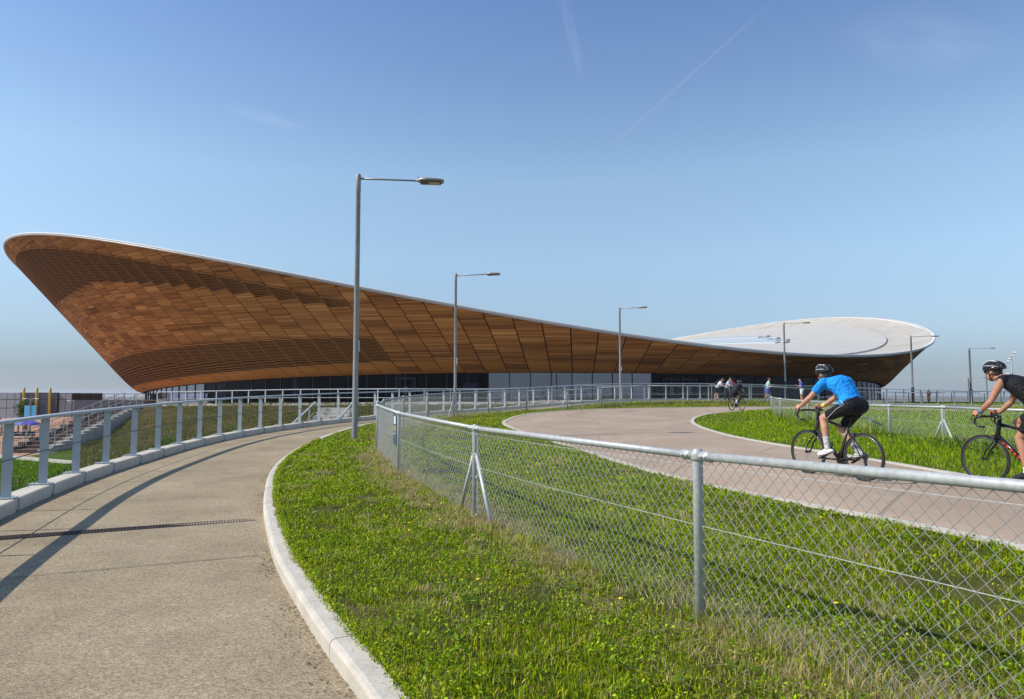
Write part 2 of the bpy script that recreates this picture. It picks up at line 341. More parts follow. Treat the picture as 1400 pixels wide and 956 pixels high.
M['white_cloth'] = cloth('white_cloth', (.78, .78, .78)); M['sky_cloth'] = cloth('pale_blue_cloth', (.45, .58, .75)); M['red_cloth'] = cloth('red_cloth', (.62, .05, .07))
M['mint_cloth'] = cloth('mint_cloth', (.35, .68, .58)); M['navy_cloth'] = cloth('blue_cloth', (.05, .10, .48)); M['dark_cloth'] = cloth('dark_cloth', (.03, .03, .035)); M['purple_cloth'] = cloth('indigo_cloth', (.13, .13, .5))
M['grey_cloth'] = cloth('grey_sock', (.55, .55, .54))
M['hair'] = mk_noisy('hair', (.03, .018, .01), (.07, .04, .022), 40, .6, 0, .5, 120, .004)
M['gloss_black'] = mat('gloss_black', (.012, .012, .013), .22); M['reflective'] = mat('reflective_tape', (.62, .62, .60), .4)
M['rim_alloy'] = mat('rim_alloy', (.16, .15, .145), .3, .7); M['bike_frame'] = mat('bike_frame', (.05, .046, .044), .3, .2); M['alloy'] = mat('alloy', (.55, .55, .56), .3, .9)
M['red_paint'] = mat('red_paint', (.75, .06, .02), .35); M['yellow_band'] = mat('yellow_band', (.8, .75, .05), .5); M['watch_blue'] = mat('watch_blue', (.03, .2, .5), .35)
M['eye'] = mat('eye', (.1, .07, .05), .2); M['banner_blue'] = mk_noisy('banner_blue', (.12, .48, .68), (.16, .54, .74), 2, .6, 0, 0)

# ------------------------------------------------------------------ setting: ground sheets
def in_poly(P, x, y):
    x = np.asarray(x, float); y = np.asarray(y, float); ins = np.zeros(x.shape, bool); n = len(P)
    for i in range(n):
        x1, y1 = P[i]; x2, y2 = P[(i+1) % n]
        if y1 == y2: continue
        c = ((y1 > y) != (y2 > y)) & (x < (x2-x1)*(y-y1)/(y2-y1)+x1); ins ^= c
    return ins
def dist_poly(P, x, y):
    x = np.ravel(x); y = np.ravel(y); d = np.empty(len(x)); Q = P[::4]
    for a in range(0, len(x), 20000):
        b = slice(a, a+20000); d[b] = np.sqrt(((x[b, None]-Q[:, 0])**2+(y[b, None]-Q[:, 1])**2).min(1))
    return d
def resample(P, n):
    s = arclen(P); q = np.linspace(0, s[-1], n); return np.stack([np.interp(q, s, P[:, 0]), np.interp(q, s, P[:, 1])], 1)
def grid_faces(n, m):
    i = np.arange(n-1)[:, None]*m+np.arange(m-1)[None]; return np.stack([i, i+1, i+m+1, i+m], -1).reshape(-1, 4)
def loft(name, A, B, k, zf, m, power=1.0):
    """sheet from polyline A to polyline B"""
    t = np.linspace(0, 1, k)**power; X = A[:, None]*(1-t[None, :, None])+B[:, None]*t[None, :, None]
    Z = zf(X[..., 0], X[..., 1], t[None, :]); V = np.concatenate([X, Z[..., None]], -1).reshape(-1, 3)
    F_ = grid_faces(len(A), k)
    e1 = V[F_[0, 1]]-V[F_[0, 0]]; e2 = V[F_[0, 3]]-V[F_[0, 0]]
    if np.cross(e1, e2)[2] < 0: F_ = F_[:, ::-1]
    o = link(name, np_mesh(name, V, F_, m, True)); o['kind'] = 'structure'; return o
nK, nL, nTN, nTF = normals2(Kc), normals2(Lc), normals2(TNc), normals2(TFc)
K_out = Kc-.17*nK; L_out = Lc+.36*nL; TN_in = TNc-.14*nTN; TF_in = TFc+.14*nTF
N = 420
loft('verge', resample(K_out, N), resample(TNc, N), 40, lambda x, y, t: zpl(x, y)-.012+0*t, M['turf'])
loft('path', resample(Lc+.05*nL, N), resample(Kc-.05*nK, N), 14, lambda x, y, t: zpl(x, y)-.11-.02*np.sin(t*math.pi)**2*0, M['path'])
loft('track', resample(TNc-.02*nTN, N), resample(TFc+.02*nTF, N), 16, lambda x, y, t: zpl(x, y)-.004+.012*np.sin(t*math.pi), M['track'])
sk_far = resample(TFc, N)+np.array([0, 0]); nn = -resample(nTF, N); nn = normals2(sk_far)*-1
loft('infield_edge', sk_far, sk_far+nn*np.minimum(4.0, 4.0), 12, lambda x, y, t: zpl(x, y)-.01-.02*t, M['turf'])
skl = resample(L_out, N); nl = normals2(skl)
loft('embankment', skl, skl+nl*3.2, 10, lambda x, y, t: zleft(x, y, t*3.2)+0*t, M['bank'])

ROUTE = np.r_[resample(L_out, 160), resample(TFc, 160)[::-1]]           # ramp + verge + track
gx = np.unique(np.r_[np.arange(-112, -40, 3.), np.arange(-40, 30, .7), np.arange(30, 112, 2.)]); gy = np.unique(np.r_[np.arange(-12, 62, .7), np.arange(62, 136, 2.)])
GX, GY = np.meshgrid(gx, gy, indexing='ij'); sh = GX.shape
dL = dist_poly(Lc, GX, GY).reshape(sh); dT = dist_poly(TFc, GX, GY).reshape(sh); ins = in_poly(ROUTE, GX, GY)
right_side = (dT < dL) | (GX > 42)
right_side |= in_poly(np.r_[resample(TFc, 160), [[112, 46], [112, -12], [8, -12]]], GX, GY)
ZLf = zleft(GX, GY, dL); ZRt = zpl(GX, GY); bl = ss(30, 44, GX)
GZ = np.where(right_side, ZRt, ZLf*(1-bl)+ZRt*bl)-.03
fc = grid_faces(*sh); cx_, cy_ = GX.ravel()[fc].mean(1), GY.ravel()[fc].mean(1)
insf = ins.ravel()[fc]; dLf = dL.ravel()[fc].min(1); dTf = dT.ravel()[fc].min(1); rs = right_side.ravel()[fc].any(1)
keep = ~insf.any(1) & np.where(rs, dTf > 2.2, dLf > 1.6)
ytoe_ = np.maximum(9, 21.6-1.59*(np.minimum(cx_, -8)+13.7)); ytop_ = YTOP(cx_); xr_ = XRS(cy_)
cls = np.full(len(fc), 3)                                                # 0 infield 1 lawn 2 bank 3 terrace 4 plaza
cls[(cy_ < ytop_) & (cx_ > xr_)] = 2; cls[cy_ < ytoe_+.2] = 1
pl = (cy_ > 33.4-.56*(cx_+23.3)) & (cx_ < -21); cls[pl & (cx_ < xr_)] = 4
cls[(cx_ <= xr_) & ~pl] = 1; cls[(cy_ >= 56)] = np.where(cx_[cy_ >= 56] > xr_[cy_ >= 56]-2.2, 3, 4)
cls[rs | (cx_ > 30)] = 0
V_all = np.stack([GX, GY, GZ], -1).reshape(-1, 3)
for k_, (nm, mm) in enumerate([('infield', 'turf'), ('lawn', 'lawn'), ('bank', 'bank'), ('terrace', 'terrace'), ('plaza', 'plaza')]):
    f = fc[keep & (cls == k_)]
    if not len(f): continue
    u, inv = np.unique(f, return_inverse=True); f2 = inv.reshape(f.shape)
    a = V_all[u][f2[0]]
    if np.cross(a[1]-a[0], a[3]-a[0])[2] < 0: f2 = f2[:, ::-1]
    o = link(nm, np_mesh(nm, V_all[u], f2, M[mm], True)); o['kind'] = 'structure'
rr_ = np.r_[np.linspace(70, 330, 14), np.geomspace(380, 9000, 16)]; th_ = np.linspace(0, 2*np.pi, 97)
RR, TH = np.meshgrid(rr_, th_, indexing='ij'); FZ = -2.9-6.*ss(90, 320, RR); FX, FY = RR*np.cos(TH), RR*np.sin(TH)
V = np.stack([FX, FY, FZ], -1).reshape(-1, 3); f = grid_faces(*RR.shape)
o = link('far_land', np_mesh('far_land', V, f, M['farland'], True)); o['kind'] = 'structure'

# kerb along the verge, cast in lengths
def sweep_strip(P, n2, prof, zf, s0, s1, step=.25):
    """profile [(offset to the left, dz)] swept along P between arc lengths s0..s1, closed ends"""
    s = arclen(P); k = max(2, int((s1-s0)/step)+1); q = np.linspace(s0, s1, k)
    x = np.interp(q, s, P[:, 0]); y = np.interp(q, s, P[:, 1]); nx = np.interp(q, s, n2[:, 0]); ny = np.interp(q, s, n2[:, 1]); z = zf(x, y)
    m = len(prof); b = MB(); vs = [(x[i]+nx[i]*a, y[i]+ny[i]*a, z[i]+d) for i in range(k) for a, d in prof]
    fs = [(i*m+j, i*m+(j+1) % m, (i+1)*m+(j+1) % m, (i+1)*m+j) for i in range(k-1) for j in range(m)]
    fs += [tuple(range(m-1, -1, -1)), tuple((k-1)*m+j for j in range(m))]; b.add(vs, fs); return b
kerb = empty('kerb', kind='structure'); SK = arclen(Kc); s = 0.; i = 0
KPROF = [(.0, -.24), (-.17, -.24), (-.17, .004), (-.155, .012), (-.035, .012), (-.012, .004), (0, -.02)]
cuts = [0.]; c0 = SK[np.argmin(np.hypot(Kc[:, 0]+2.75, Kc[:, 1]-7.7))] % 3.6
q = c0
while q < SK[-1]: cuts.append(q); q += 3.6
cuts.append(SK[-1])
for a, b in zip(cuts[:-1], cuts[1:]):
    if b-a > .2: sweep_strip(Kc, nK, KPROF, zpl, a+.005, b-.005, .18).build('kerb_stone', M['concrete'], kerb)
for nm, P, n2, sg in (('near_edging', TNc, nTN, -1), ('far_edging', TFc, nTF, 1)):
    e = empty('track_edging', kind='structure'); S = arclen(P)
    prof = [(0, -.15), (sg*.14, -.15), (sg*.14, .016), (0, .016)]
    if sg > 0: prof = prof[::-1]
    for a in np.arange(0, S[-1]-.9, .915): sweep_strip(P, n2, prof, zpl, a+.003, a+.912, .46).build('edging_stone', M['concrete'], e)

# ------------------------------------------------------------------ ramp railing on its kerb blocks
rail = empty('ramp_railing', (Lc[0, 0], Lc[0, 1], 0), label='long grey steel ramp railing of flat posts on a concrete upstand', cat='railing')
def lin(P, n2, s, off, S=None):
    S = arclen(P) if S is None else S
    return np.array([np.interp(s, S, P[:, 0])+np.interp(s, S, n2[:, 0])*off, np.interp(s, S, P[:, 1])+np.interp(s, S, n2[:, 1])*off])
SL = arclen(Lc); stations = []; q = .5
while q < SL[-1]-.4: stations.append(q); q += 1.42
UPPROF = [(-.0, -.2), (0, .055), (.02, .07), (.30, .07), (.32, .055), (.32, -.6)]
up = empty('ramp_upstand', kind='structure')
for a, b in zip(stations[:-1], stations[1:]):
    sweep_strip(Lc, nL, UPPROF[::-1], zpl, a+.075, b-.075, .36).build('concrete_block', M['concrete'], up)
post_me = None; plate_me = None; rod_pts = []; top_pts = []
RAIL_LEAN = 0
def rel(o, root): o.parent = root; o.matrix_parent_inverse = Matrix.Translation(root.location).inverted()
b = MB(); b.box((0, 0, .53), (.016, .125, 1.06)); post_me = b.mesh('post', M['paint'])
b = MB(); b.box((0, .03, .012), (.19, .30, .016)); b.box((0, -.128, -.075), (.14, .014, .17)); b.cur = 1
for sx in (-.065, .065):
    for sy in (-.06, .10): b.lathe([(.012, .02), (.012, .034)], (sx, sy, 0), 6)
plate_me = b.mesh('base_plate', [M['paint'], M['galv']])
for q in stations:
    p = lin(Lc, nL, q, .15, SL); nx, ny = lin(nL, nL*0, q, 0, SL); z = zp(*p)+.07; a = math.atan2(ny, nx)-math.pi/2
    o = link('post', post_me); o.location = (p[0], p[1], z); o.rotation_euler = (0, 0, a); rel(o, rail)
    pl_ = link('base_plate', plate_me, o)
for q in np.arange(stations[0], stations[-1], .35):
    p = lin(Lc, nL, q, .15, SL); z = zp(*p)+.07; top_pts.append((p[0], p[1], z+1.085)); p2 = lin(Lc, nL, q, .075, SL); rod_pts.append((p2[0], p2[1], z+.56))
# flat handrail
def flat_rail(pts, wd, th):
    b = MB(); P = [Vector(p) for p in pts]; vs = []
    for i in range(len(P)):
        t = (P[min(i+1, len(P)-1)]-P[max(0, i-1)]); n = Vector((-t.y, t.x, 0)).normalized()
        for dx, dz in ((-1, -1), (-1, .7), (-.8, 1), (.8, 1), (1, .7), (1, -1)): vs.append(P[i]+n*wd/2*dx+Vector((0, 0, th/2*dz)))
    m = 6; fs = [(i*m+j, i*m+(j+1) % m, (i+1)*m+(j+1) % m, (i+1)*m+j) for i in range(len(P)-1) for j in range(m)]
    fs = [tuple(reversed(f)) for f in fs]+[tuple(range(m)), tuple((len(P)-1)*m+j for j in reversed(range(m)))]
    b.add(vs, fs); return b
o = flat_rail(top_pts, .15, .05).build('handrail', M['paint']); rel(o, rail)
b = MB(); b.tube(rod_pts, .009, 6); o = b.build('rod', M['dark_steel']); rel(o, rail)

# drain channel and joint across the ramp
a0, a1 = Vector((-6.72, 7.66, 0)), Vector((-3.40, 9.17, 0))
dr = empty('drain_channel', (a0.x, a0.y, zp(a0.x, a0.y)-.104), math.atan2(a1.y-a0.y, a1.x-a0.x), label='narrow dark slotted drain channel set across the ramp', cat='drain')
Ld = (a1-a0).length; b = MB(); b.box((Ld/2, 0, .0015), (Ld, .18, .005)); b.build('channel', M['void'], dr)  # flat black strip on solid path, painted shade of the slots
b = MB(); b.box((Ld/2, .095, .004), (Ld, .012, .012)); b.box((Ld/2, -.095, .004), (Ld, .012, .012)); b.build('frame', M['dark_steel'], dr)
b = MB()
for k in range(int(Ld/.035)): b.box((.02+k*.035, 0, .0065), (.014, .178, .006))
o = b.build('grating', mk_noisy('rusted_iron', (.05, .035, .028), (.11, .07, .05), 20, .7, .2), dr); o['kind'] = 'stuff'
j0, j1 = Vector((-5.95, 5.70, 0)), Vector((-2.62, 7.18, 0)); dj = (j1-j0); t_ = np.linspace(0, 1, 12)
def ground_strip(nm, p0, p1, wd, dz, mt, jit=0):
    dz += .003; b = MB(); t = (p1-p0).normalized(); n = Vector((-t.y, t.x, 0)); k = 24; vs = []
    for i in range(k+1):
        p = p0.lerp(p1, i/k); w1 = wd/2*(1+jit*random.uniform(-1, 1)); w2 = wd/2*(1+jit*random.uniform(-1, 1))
        for s_, w_ in ((-1, w1), (1, w2)):
            c = p+n*w_*s_; vs.append((c.x, c.y, zp(c.x, c.y)-.11+dz))
    b.add(vs, [(2*i, 2*i+2, 2*i+3, 2*i+1) for i in range(k)]); o = b.build(nm, mt); o['kind'] = 'structure'; return o
ground_strip('path_joint', j0, j1, .014, .005, mat('joint_sealant', (.1, .085, .07), .8), .4)

# ------------------------------------------------------------------ velodrome
TOPQ = [0.084, 109.2225, 0.526, 66.0, 55.6131, 1.9497, 11.2218, 5.8576, 0.1168, -0.0196, 0.4564, -0.3507, -0.3789, 0.0486, 0.0002, -0.0007]
BOTQ = [0.1183, 109.2454, 0.526, 51.9918, 50.4199, 2.1622, 2.3888, -1.0477, -0.4149, -0.2084, 0.2647, -0.2589, -0.1451, -0.0399, 0.0002, -0.0021]
VS = 1.2                                                              # real size of the building
def oval(q, t):
    cx, cy, ph, a, b, n, z0, A, A3, S1, S2, S3, C3, C4, r3, r3s = q; t = np.asarray(t, float)
    sg = lambda v: np.sign(v)*np.abs(v)**(2/n); g = 1+r3*np.cos(3*t)+r3s*np.sin(3*t)
    u = a*sg(np.cos(t))*g; v = b*sg(np.sin(t))*g; c, s = math.cos(ph), math.sin(ph)
    P = np.stack([cx+u*c-v*s, cy+u*s+v*c, z0+A*np.cos(2*t)+A3*np.cos(t)+S1*np.sin(t)+S2*np.sin(2*t)+S3*np.sin(3*t)+C3*np.cos(3*t)+C4*np.cos(4*t)], -1)
    return np.array([0, 0, 1.55])+VS*(P-np.array([0, 0, 1.55]))
VC = np.array([TOPQ[0]*VS, TOPQ[1]*VS])
def skin(t, s):
    """point of the cladding: t round the oval, s = 0 soffit edge .. 1 rim"""
    p0, p2 = oval(BOTQ, t), oval(TOPQ, t); d = p2-p0
    p1 = p0+np.array([d[0]*.06, d[1]*.06, -.05*0]); q = p1+.15*(p2-p1)
    if s < .15:
        k = s/.15; return (1-k)**2*p0+2*k*(1-k)*p1+k*k*q
    return q+(p2-q)*(s-.15)/.85
NC = 176; DT = 2*math.pi/NC
def outn(t, s):
    a = skin(t+.01, s)-skin(t-.01, s); b_ = skin(t, min(1, s+.05))-skin(t, max(0, s-.05)); n = np.cross(a, b_); n /= np.linalg.norm(n); return n
velo = empty('velodrome', (VC[0], VC[1], .9), label='huge timber clad velodrome with upswept ends and a pale saddle roof', cat='velodrome')
VI = Matrix.Translation(velo.location).inverted()
def vrel(o): o.parent = velo; o.matrix_parent_inverse = VI; return o
def quad_panel(t0, t1, s0, s1, off, ku, kv, thick=.07, sh0=0., sh1=0.):
    """curved cladding panel with edges turned in, uv in metres"""
    b = MB(); uvs = []; vs = []; ts = np.linspace(t0, t1, ku+1); sv = np.linspace(s0, s1, kv+1)
    Ls = np.linalg.norm(skin(t0, 1)-skin(t0, 0)); wd = np.linalg.norm(skin(t1, .5)-skin(t0, .5)); base_u = t0*80; tm = (t0+t1)/2
    kz = 1.25*np.linalg.norm(skin(tm, .9)-skin(tm, .2))/max(.5, abs(skin(tm, .9)[2]-skin(tm, .2)[2])) if s1 > .2 else 0
    for t in ts:
        f_ = (t-t0)/(t1-t0)-.5
        for k_, s_ in enumerate(sv):
            q_ = k_/kv; s_ = min(1., max(0., s_+f_*(sh0*(1-q_)+sh1*q_)))
            p = skin(t, s_)+outn(t, s_)*off; vs.append(p); uvs.append((base_u+f_*wd, p[2]*kz if kz else s_*Ls))
    m = kv+1; fs = [(i*m+j, (i+1)*m+j, (i+1)*m+j+1, i*m+j+1) for i in range(ku) for j in range(kv)]
    ring = [i*m for i in range(ku+1)]+[ku*m+j for j in range(1, kv+1)]+[i*m+kv for i in range(ku-1, -1, -1)]+[j for j in range(kv-1, 0, -1)]
    nb = len(vs); c = [vs[i]-outn(ts[i//m], sv[i % m])*thick for i in ring]; vs2 = vs+c; uvs += [uvs[i] for i in ring]
    L_ = len(ring); fs += [(ring[(k+1) % L_], ring[k], nb+k, nb+(k+1) % L_) for k in range(L_)]
    b.add([tuple(v) for v in vs2], fs); b.uv = uvs; return b
def louvre(t0, t1, s0, s1, sh0=0., sh1=0.):
    Ls = np.linalg.norm(skin(t0, 1)-skin(t0, 0)); k = max(2, int((s1-s0)*Ls/.21)); b = MB(); h = (s1-s0)/k
    for i in range(k):
        sa = s0+h*i; sb = sa+h*.46
        for j in range(2):
            ta, tb = t0+(t1-t0)*j/2, t0+(t1-t0)*(j+1)/2
            q_ = (i+.3)/k; A = []
            for t in (ta, tb):
                e_ = ((t-t0)/(t1-t0)-.5)*(sh0*(1-q_)+sh1*q_)
                A += [skin(t, s_+e_)+outn(t, s_)*d for s_, d in ((sa, .04), (sb, .04), (sa, -.1), (sb, -.1))]
            b.add([tuple(v) for v in A], [(0, 4, 5, 1), (0, 2, 6, 4), (1, 5, 7, 3)])
    for ta, tb in ((t0, t0+DT*.028), (t1-DT*.028, t1)):
        e_ = lambda t: (t-t0)/(t1-t0)-.5
        A = [skin(t, s_+e_(t)*h_)+outn(t, s_)*d for t in (ta, tb) for s_, h_ in ((s0, sh0), ((s0+s1)/2, (sh0+sh1)/2), (s1, sh1)) for d in (.055,)]
        b.cur = 1; b.add([tuple(v) for v in A], [(0, 3, 4, 1), (1, 4, 5, 2)]); b.cur = 0
    for s_a, s_b, h_ in ((s0-.0, s0+.14/Ls, sh0), (s1-.14/Ls, s1, sh1)):
        A = [skin(t, s_+((t-t0)/(t1-t0)-.5)*h_)+outn(t, s_)*.052 for t in (t0, (t0+t1)/2, t1) for s_ in (s_a, s_b)]
        b.cur = 1; b.add([tuple(v) for v in A], [(0, 2, 3, 1), (2, 4, 5, 3)]); b.cur = 0
    return b
tc = [(i+.5)*DT for i in range(NC)]
def px_(p):
    y = p[1]; return 700+933*p[0]/y
vis = []
for t in tc:
    p = skin(t, .55); n = outn(t, .55); vis.append(float(np.dot(n, np.array([0, 0, 1.55])-p)) > -2.0)
tip_t = [t for t, v in zip(tc, vis) if v]
# unwrap the visible run: starts where the face comes into view at the left tip
st = next(i for i in range(NC) if vis[i] and not vis[i-1]); run = []
i = st
while vis[i % NC] and len(run) < NC: run.append(i % NC); i += 1
pieces = []
for rank, ci in enumerate(run):
    t0, t1 = ci*DT, (ci+1)*DT; tm = (t0+t1)/2; Ls = np.linalg.norm(skin(tm, 1)-skin(tm, 0)); xr = px_(skin(tm, 1)); fwd = skin(tm, 1)[1] < VC[1]+4
    if not fwd: xr = -50
    lo1, lo2 = 1.75/Ls, 5.4/Ls
    rows = []
    u1, u2 = None, None
    if xr < 437:
        k = np.clip((xr-5)/430, 0, 1)
        u2 = 1-(.075+.105*k); u1 = 1-np.interp(xr, [-50, 5, 60, 200, 437], [.40, .39, .31, .285, .285])
    low_louv = xr < 448
    SHU = float(np.interp(xr, [40, 110, 180, 437], [0, .02, .042, .05])) if u1 else 0.
    rows.append((0, lo1, 'wood_edge'));
    rows.append((lo1, lo2, 'louvre' if low_louv else 'wood'))
    end = u1 if u1 else 1.0; nmid = max(1, int(round((end-lo2)*Ls/5.2))) if end-lo2 > .04 else 0
    if nmid == 0: rows[-1] = (lo1, end, rows[-1][2])
    for k in range(nmid): rows.append((lo2+(end-lo2)*k/nmid, lo2+(end-lo2)*(k+1)/nmid, 'wood'))
    if u1: rows += [(u1, u2, 'louvre'), (u2, 1.0, 'wood')]
    for a, b_, kind in rows:
        if b_-a < .004: continue
        c = skin(tm, (a+b_)/2); n = outn(tm, (a+b_)/2); v = np.array([0, 0, 1.55])-c; D = np.linalg.norm(v)
        area = (b_-a)*Ls*np.linalg.norm(skin(t1, .5)-skin(t0, .5))*max(.05, float(np.dot(n, v))/D)/D**2
        pieces.append((area, t0, t1, a, b_, kind, Ls, SHU if a == u1 else 0., SHU if b_ == u1 else 0.))
pieces.sort(key=lambda p: -p[0]); rest = {'wood': MB(), 'wood_edge': MB(), 'louvre': MB()}
for r_ in ('wood', 'wood_edge'): rest[r_].uv = []
for k, (area, t0, t1, a, b_, kind, Ls, h0, h1) in enumerate(pieces):
    g = DT*.022; ga = .014/Ls*2
    if kind == 'louvre': pb = louvre(t0+g, t1-g, a+ga, b_-ga, h0, h1)
    else: pb = quad_panel(t0+g, t1-g, a+ga*.35, b_-ga*.35, random.uniform(.0, .022), 2, 4 if kind == 'wood_edge' else 3, .07, h0, h1)
    if k < 300: vrel(pb.build({'louvre': 'louvre_panel'}.get(kind, 'cladding_panel'), [M['slat'], M['batten']] if kind == 'louvre' else M[kind]))
    else:
        R_ = rest[kind]; nb_ = len(R_.m); R_.add(pb.v, pb.f); R_.m[nb_:] = pb.m
        if kind != 'louvre': R_.uv += pb.uv
for kind, R_ in rest.items():
    if R_.v: o = vrel(R_.build('far_louvres' if kind == 'louvre' else 'far_cladding' if kind == 'wood' else 'far_soffit', [M['slat'], M['batten']] if kind == 'louvre' else M[kind])); o['kind'] = 'stuff'
hid = [i for i in range(NC) if i not in run]; b = MB(); b.uv = []
for ci in hid:
    pb = quad_panel(ci*DT+.0004, (ci+1)*DT-.0004, 0, 1, .06, 1, 18); b.add(pb.v, pb.f); b.uv += pb.uv
if b.v: o = vrel(b.build('rear_cladding', M['wood'])); o['kind'] = 'stuff'
# dark backing shell behind the panels
sv = np.r_[np.linspace(0, .15, 5), np.linspace(.3, .99, 6)]; V = []
for k in range(NC):
    t = k*DT
    for s_ in sv: V.append(skin(t, s_)-outn(t, s_)*.16)
m = len(sv); f = [(k*m+j, ((k+1) % NC)*m+j, ((k+1) % NC)*m+j+1, k*m+j+1) for k in range(NC) for j in range(m-1)]
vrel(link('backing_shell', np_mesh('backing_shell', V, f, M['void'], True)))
# rim gutter: closed swept profile
TT = np.linspace(0, 2*np.pi, 353)[:-1]; T0 = oval(TOPQ, TT); Tn = np.gradient(np.r_[T0[-2:], T0, T0[:2]], axis=0)[2:-2]
hn = np.stack([Tn[:, 1], -Tn[:, 0], 0*Tn[:, 0]], 1); hn /= np.linalg.norm(hn, axis=1)[:, None]          # outward, level
def ring_sweep(prof, name, mt, smooth=False):
    m = len(prof); V = np.stack([T0+hn*a+np.array([0, 0, 1])*d for a, d in prof], 1).reshape(-1, 3); n = len(T0)
    f = [(k*m+j, ((k+1) % n)*m+j, ((k+1) % n)*m+(j+1) % m, k*m+(j+1) % m) for k in range(n) for j in range(m)]
    return vrel(link(name, np_mesh(name, V, f, mt, smooth)))
ring_sweep([(-.3, -.06), (.07, -.04), (.10, .01), (.10, .10), (.06, .14), (-.35, .14), (-.35, .0)], 'rim_gutter', M['rim'])
ring_sweep([(-.36, .0), (-.36, .135), (-.75, -.02), (-.75, -.09)], 'parapet', M['rim'])
ring_sweep([(-.1, -.2), (.05, -.14), (.06, -.05), (-.28, -.07)], 'rim_flashing', M['rimgrey'])
# roof: saddle surface
zc = float(T0[:, 2].mean())
def roofp(t, r, dz):
    p = oval(TOPQ, t); x = VC[0]+(p[0]-VC[0])*r; y = VC[1]+(p[1]-VC[1])*r; return (x, y, zc-3.6+(p[2]-zc+3.6)*r*r-.5+dz)
def roof_ring(name, rs, dzs, mt, steps=176):
    V = [roofp(2*math.pi*k/steps, r, d) for k in range(steps) for r, d in zip(rs, dzs)]; m = len(rs)
    f = [(k*m+j, k*m+j+1, ((k+1) % steps)*m+j+1, ((k+1) % steps)*m+j) for k in range(steps) for j in range(m-1)]
    return vrel(link(name, np_mesh(name, V, f, mt, name != 'roof_lip')))
roof_ring('outer_roof', np.linspace(.9935, .87, 8), np.r_[.60, .34, .2, .1, .04, 0, 0, 0], M['roof_outer'])
roof_ring('upper_roof', np.linspace(.9055, .02, 18), [.2]*18, M['roofmetal'])
roof_ring('roof_lip', [.9065, .9065, .903, .903], [-.2, .21, .21, .15], M['roof_outer'])

# glazing under the soffit, one pane and mullion per column
GB = .86                                                             # floor level of the concourse
def wallp(t, inset): 
    p = oval(BOTQ, t); d = np.array([p[0]-VC[0], p[1]-VC[1]]); d /= np.linalg.norm(d); return p[0]-d[0]*inset, p[1]-d[1]*inset, p[2]
mull = MB(); mull.box((0, 0, 0), (.09, .14, 1)); mull_me = mull.mesh('mullion', M['black'])
gap_t = []; npane = 0
for rank, ci in enumerate([(run[0]-q) % NC for q in range(9, 0, -1)]+run+[(run[-1]+q) % NC for q in range(1, 16)]):
    t0, t1 = ci*DT, (ci+1)*DT; (x0, y0, z0), (x1, y1, z1) = wallp(t0, .35), wallp(t1, .35)
    if (y0 > VC[1]+45): continue
    d = np.array([x1-x0, y1-y0]); L_ = np.linalg.norm(d); d /= L_; n = np.array([d[1], -d[0]]); zt = min(z0, z1)+.12
    if zt < GB+.4: zb = zt-1.2
    else: zb = GB
    a = .05; pts = [(x0+d[0]*a, y0+d[1]*a), (x1-d[0]*a, y1-d[1]*a)]
    b = MB(); vs = [(px, py, z) for px, py in pts for z in (zb, zt)]+[(px-n[0]*.03, py-n[1]*.03, z) for px, py in pts for z in (zb, zt)]
    j_ = [random.uniform(-.012, .012) for _ in range(4)]; vs = [(v[0]+n[0]*j_[i % 4], v[1]+n[1]*j_[i % 4], v[2]) for i, v in enumerate(vs)]; b.add(vs, [(0, 2, 3, 1)]); o = b.build('window_pane', M['glass_sky_refl' if 672 < px_(np.array([x1, y1, 0])) < 905 or px_(np.array([x1, y1, 0])) < 285 else 'glass']); npane += 1; vrel(o)
    m_ = link('mullion', mull_me); m_.location = (x0, y0, (zt+zb)/2); m_.scale = (1, 1, zt-zb); m_.rotation_euler = (0, 0, math.atan2(d[1], d[0])); vrel(m_)
def wall_ring(name, inset, za, zb, mt, ts):
    V = []; 
    for t in ts:
        x, y, z = wallp(t, inset); V += [(x, y, za), (x, y, z+zb if zb < 2 else zb)]
    f = [(2*i, 2*i+2, 2*i+3, 2*i+1) for i in range(len(ts)-1)]; return vrel(link(name, np_mesh(name, V, f, mt)))
TL = np.linspace(0, 2*np.pi, 120)
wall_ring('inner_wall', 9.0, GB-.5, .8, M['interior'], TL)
V = []; 
for t in TL:
    for ins_ in (-1.2, 12): x, y, z = wallp(t, ins_); V.append((x, y, GB-.02))
vrel(link('concourse_floor', np_mesh('concourse_floor', V, [(2*i, 2*i+1, 2*i+3, 2*i+2) for i in range(119)], mk_noisy('concourse_floor', (.16, .15, .15), (.2, .19, .19), 1, .5))))
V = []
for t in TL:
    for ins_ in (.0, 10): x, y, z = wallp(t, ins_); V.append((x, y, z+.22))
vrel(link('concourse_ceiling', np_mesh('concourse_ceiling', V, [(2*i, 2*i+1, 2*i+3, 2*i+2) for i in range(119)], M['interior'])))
colm = MB(); colm.lathe([(.42, 0), (.42, 1)], n=14); col_me = colm.mesh('column', M['column'], True)
for k, ci in enumerate(run[2:-6:6]):
    x, y, z = wallp(ci*DT+.01, 2.2)
    if y > VC[1]+10: continue
    c_ = link('column', col_me); c_.location = (x, y, GB); c_.scale = (1, 1, z+.25-GB); vrel(c_)
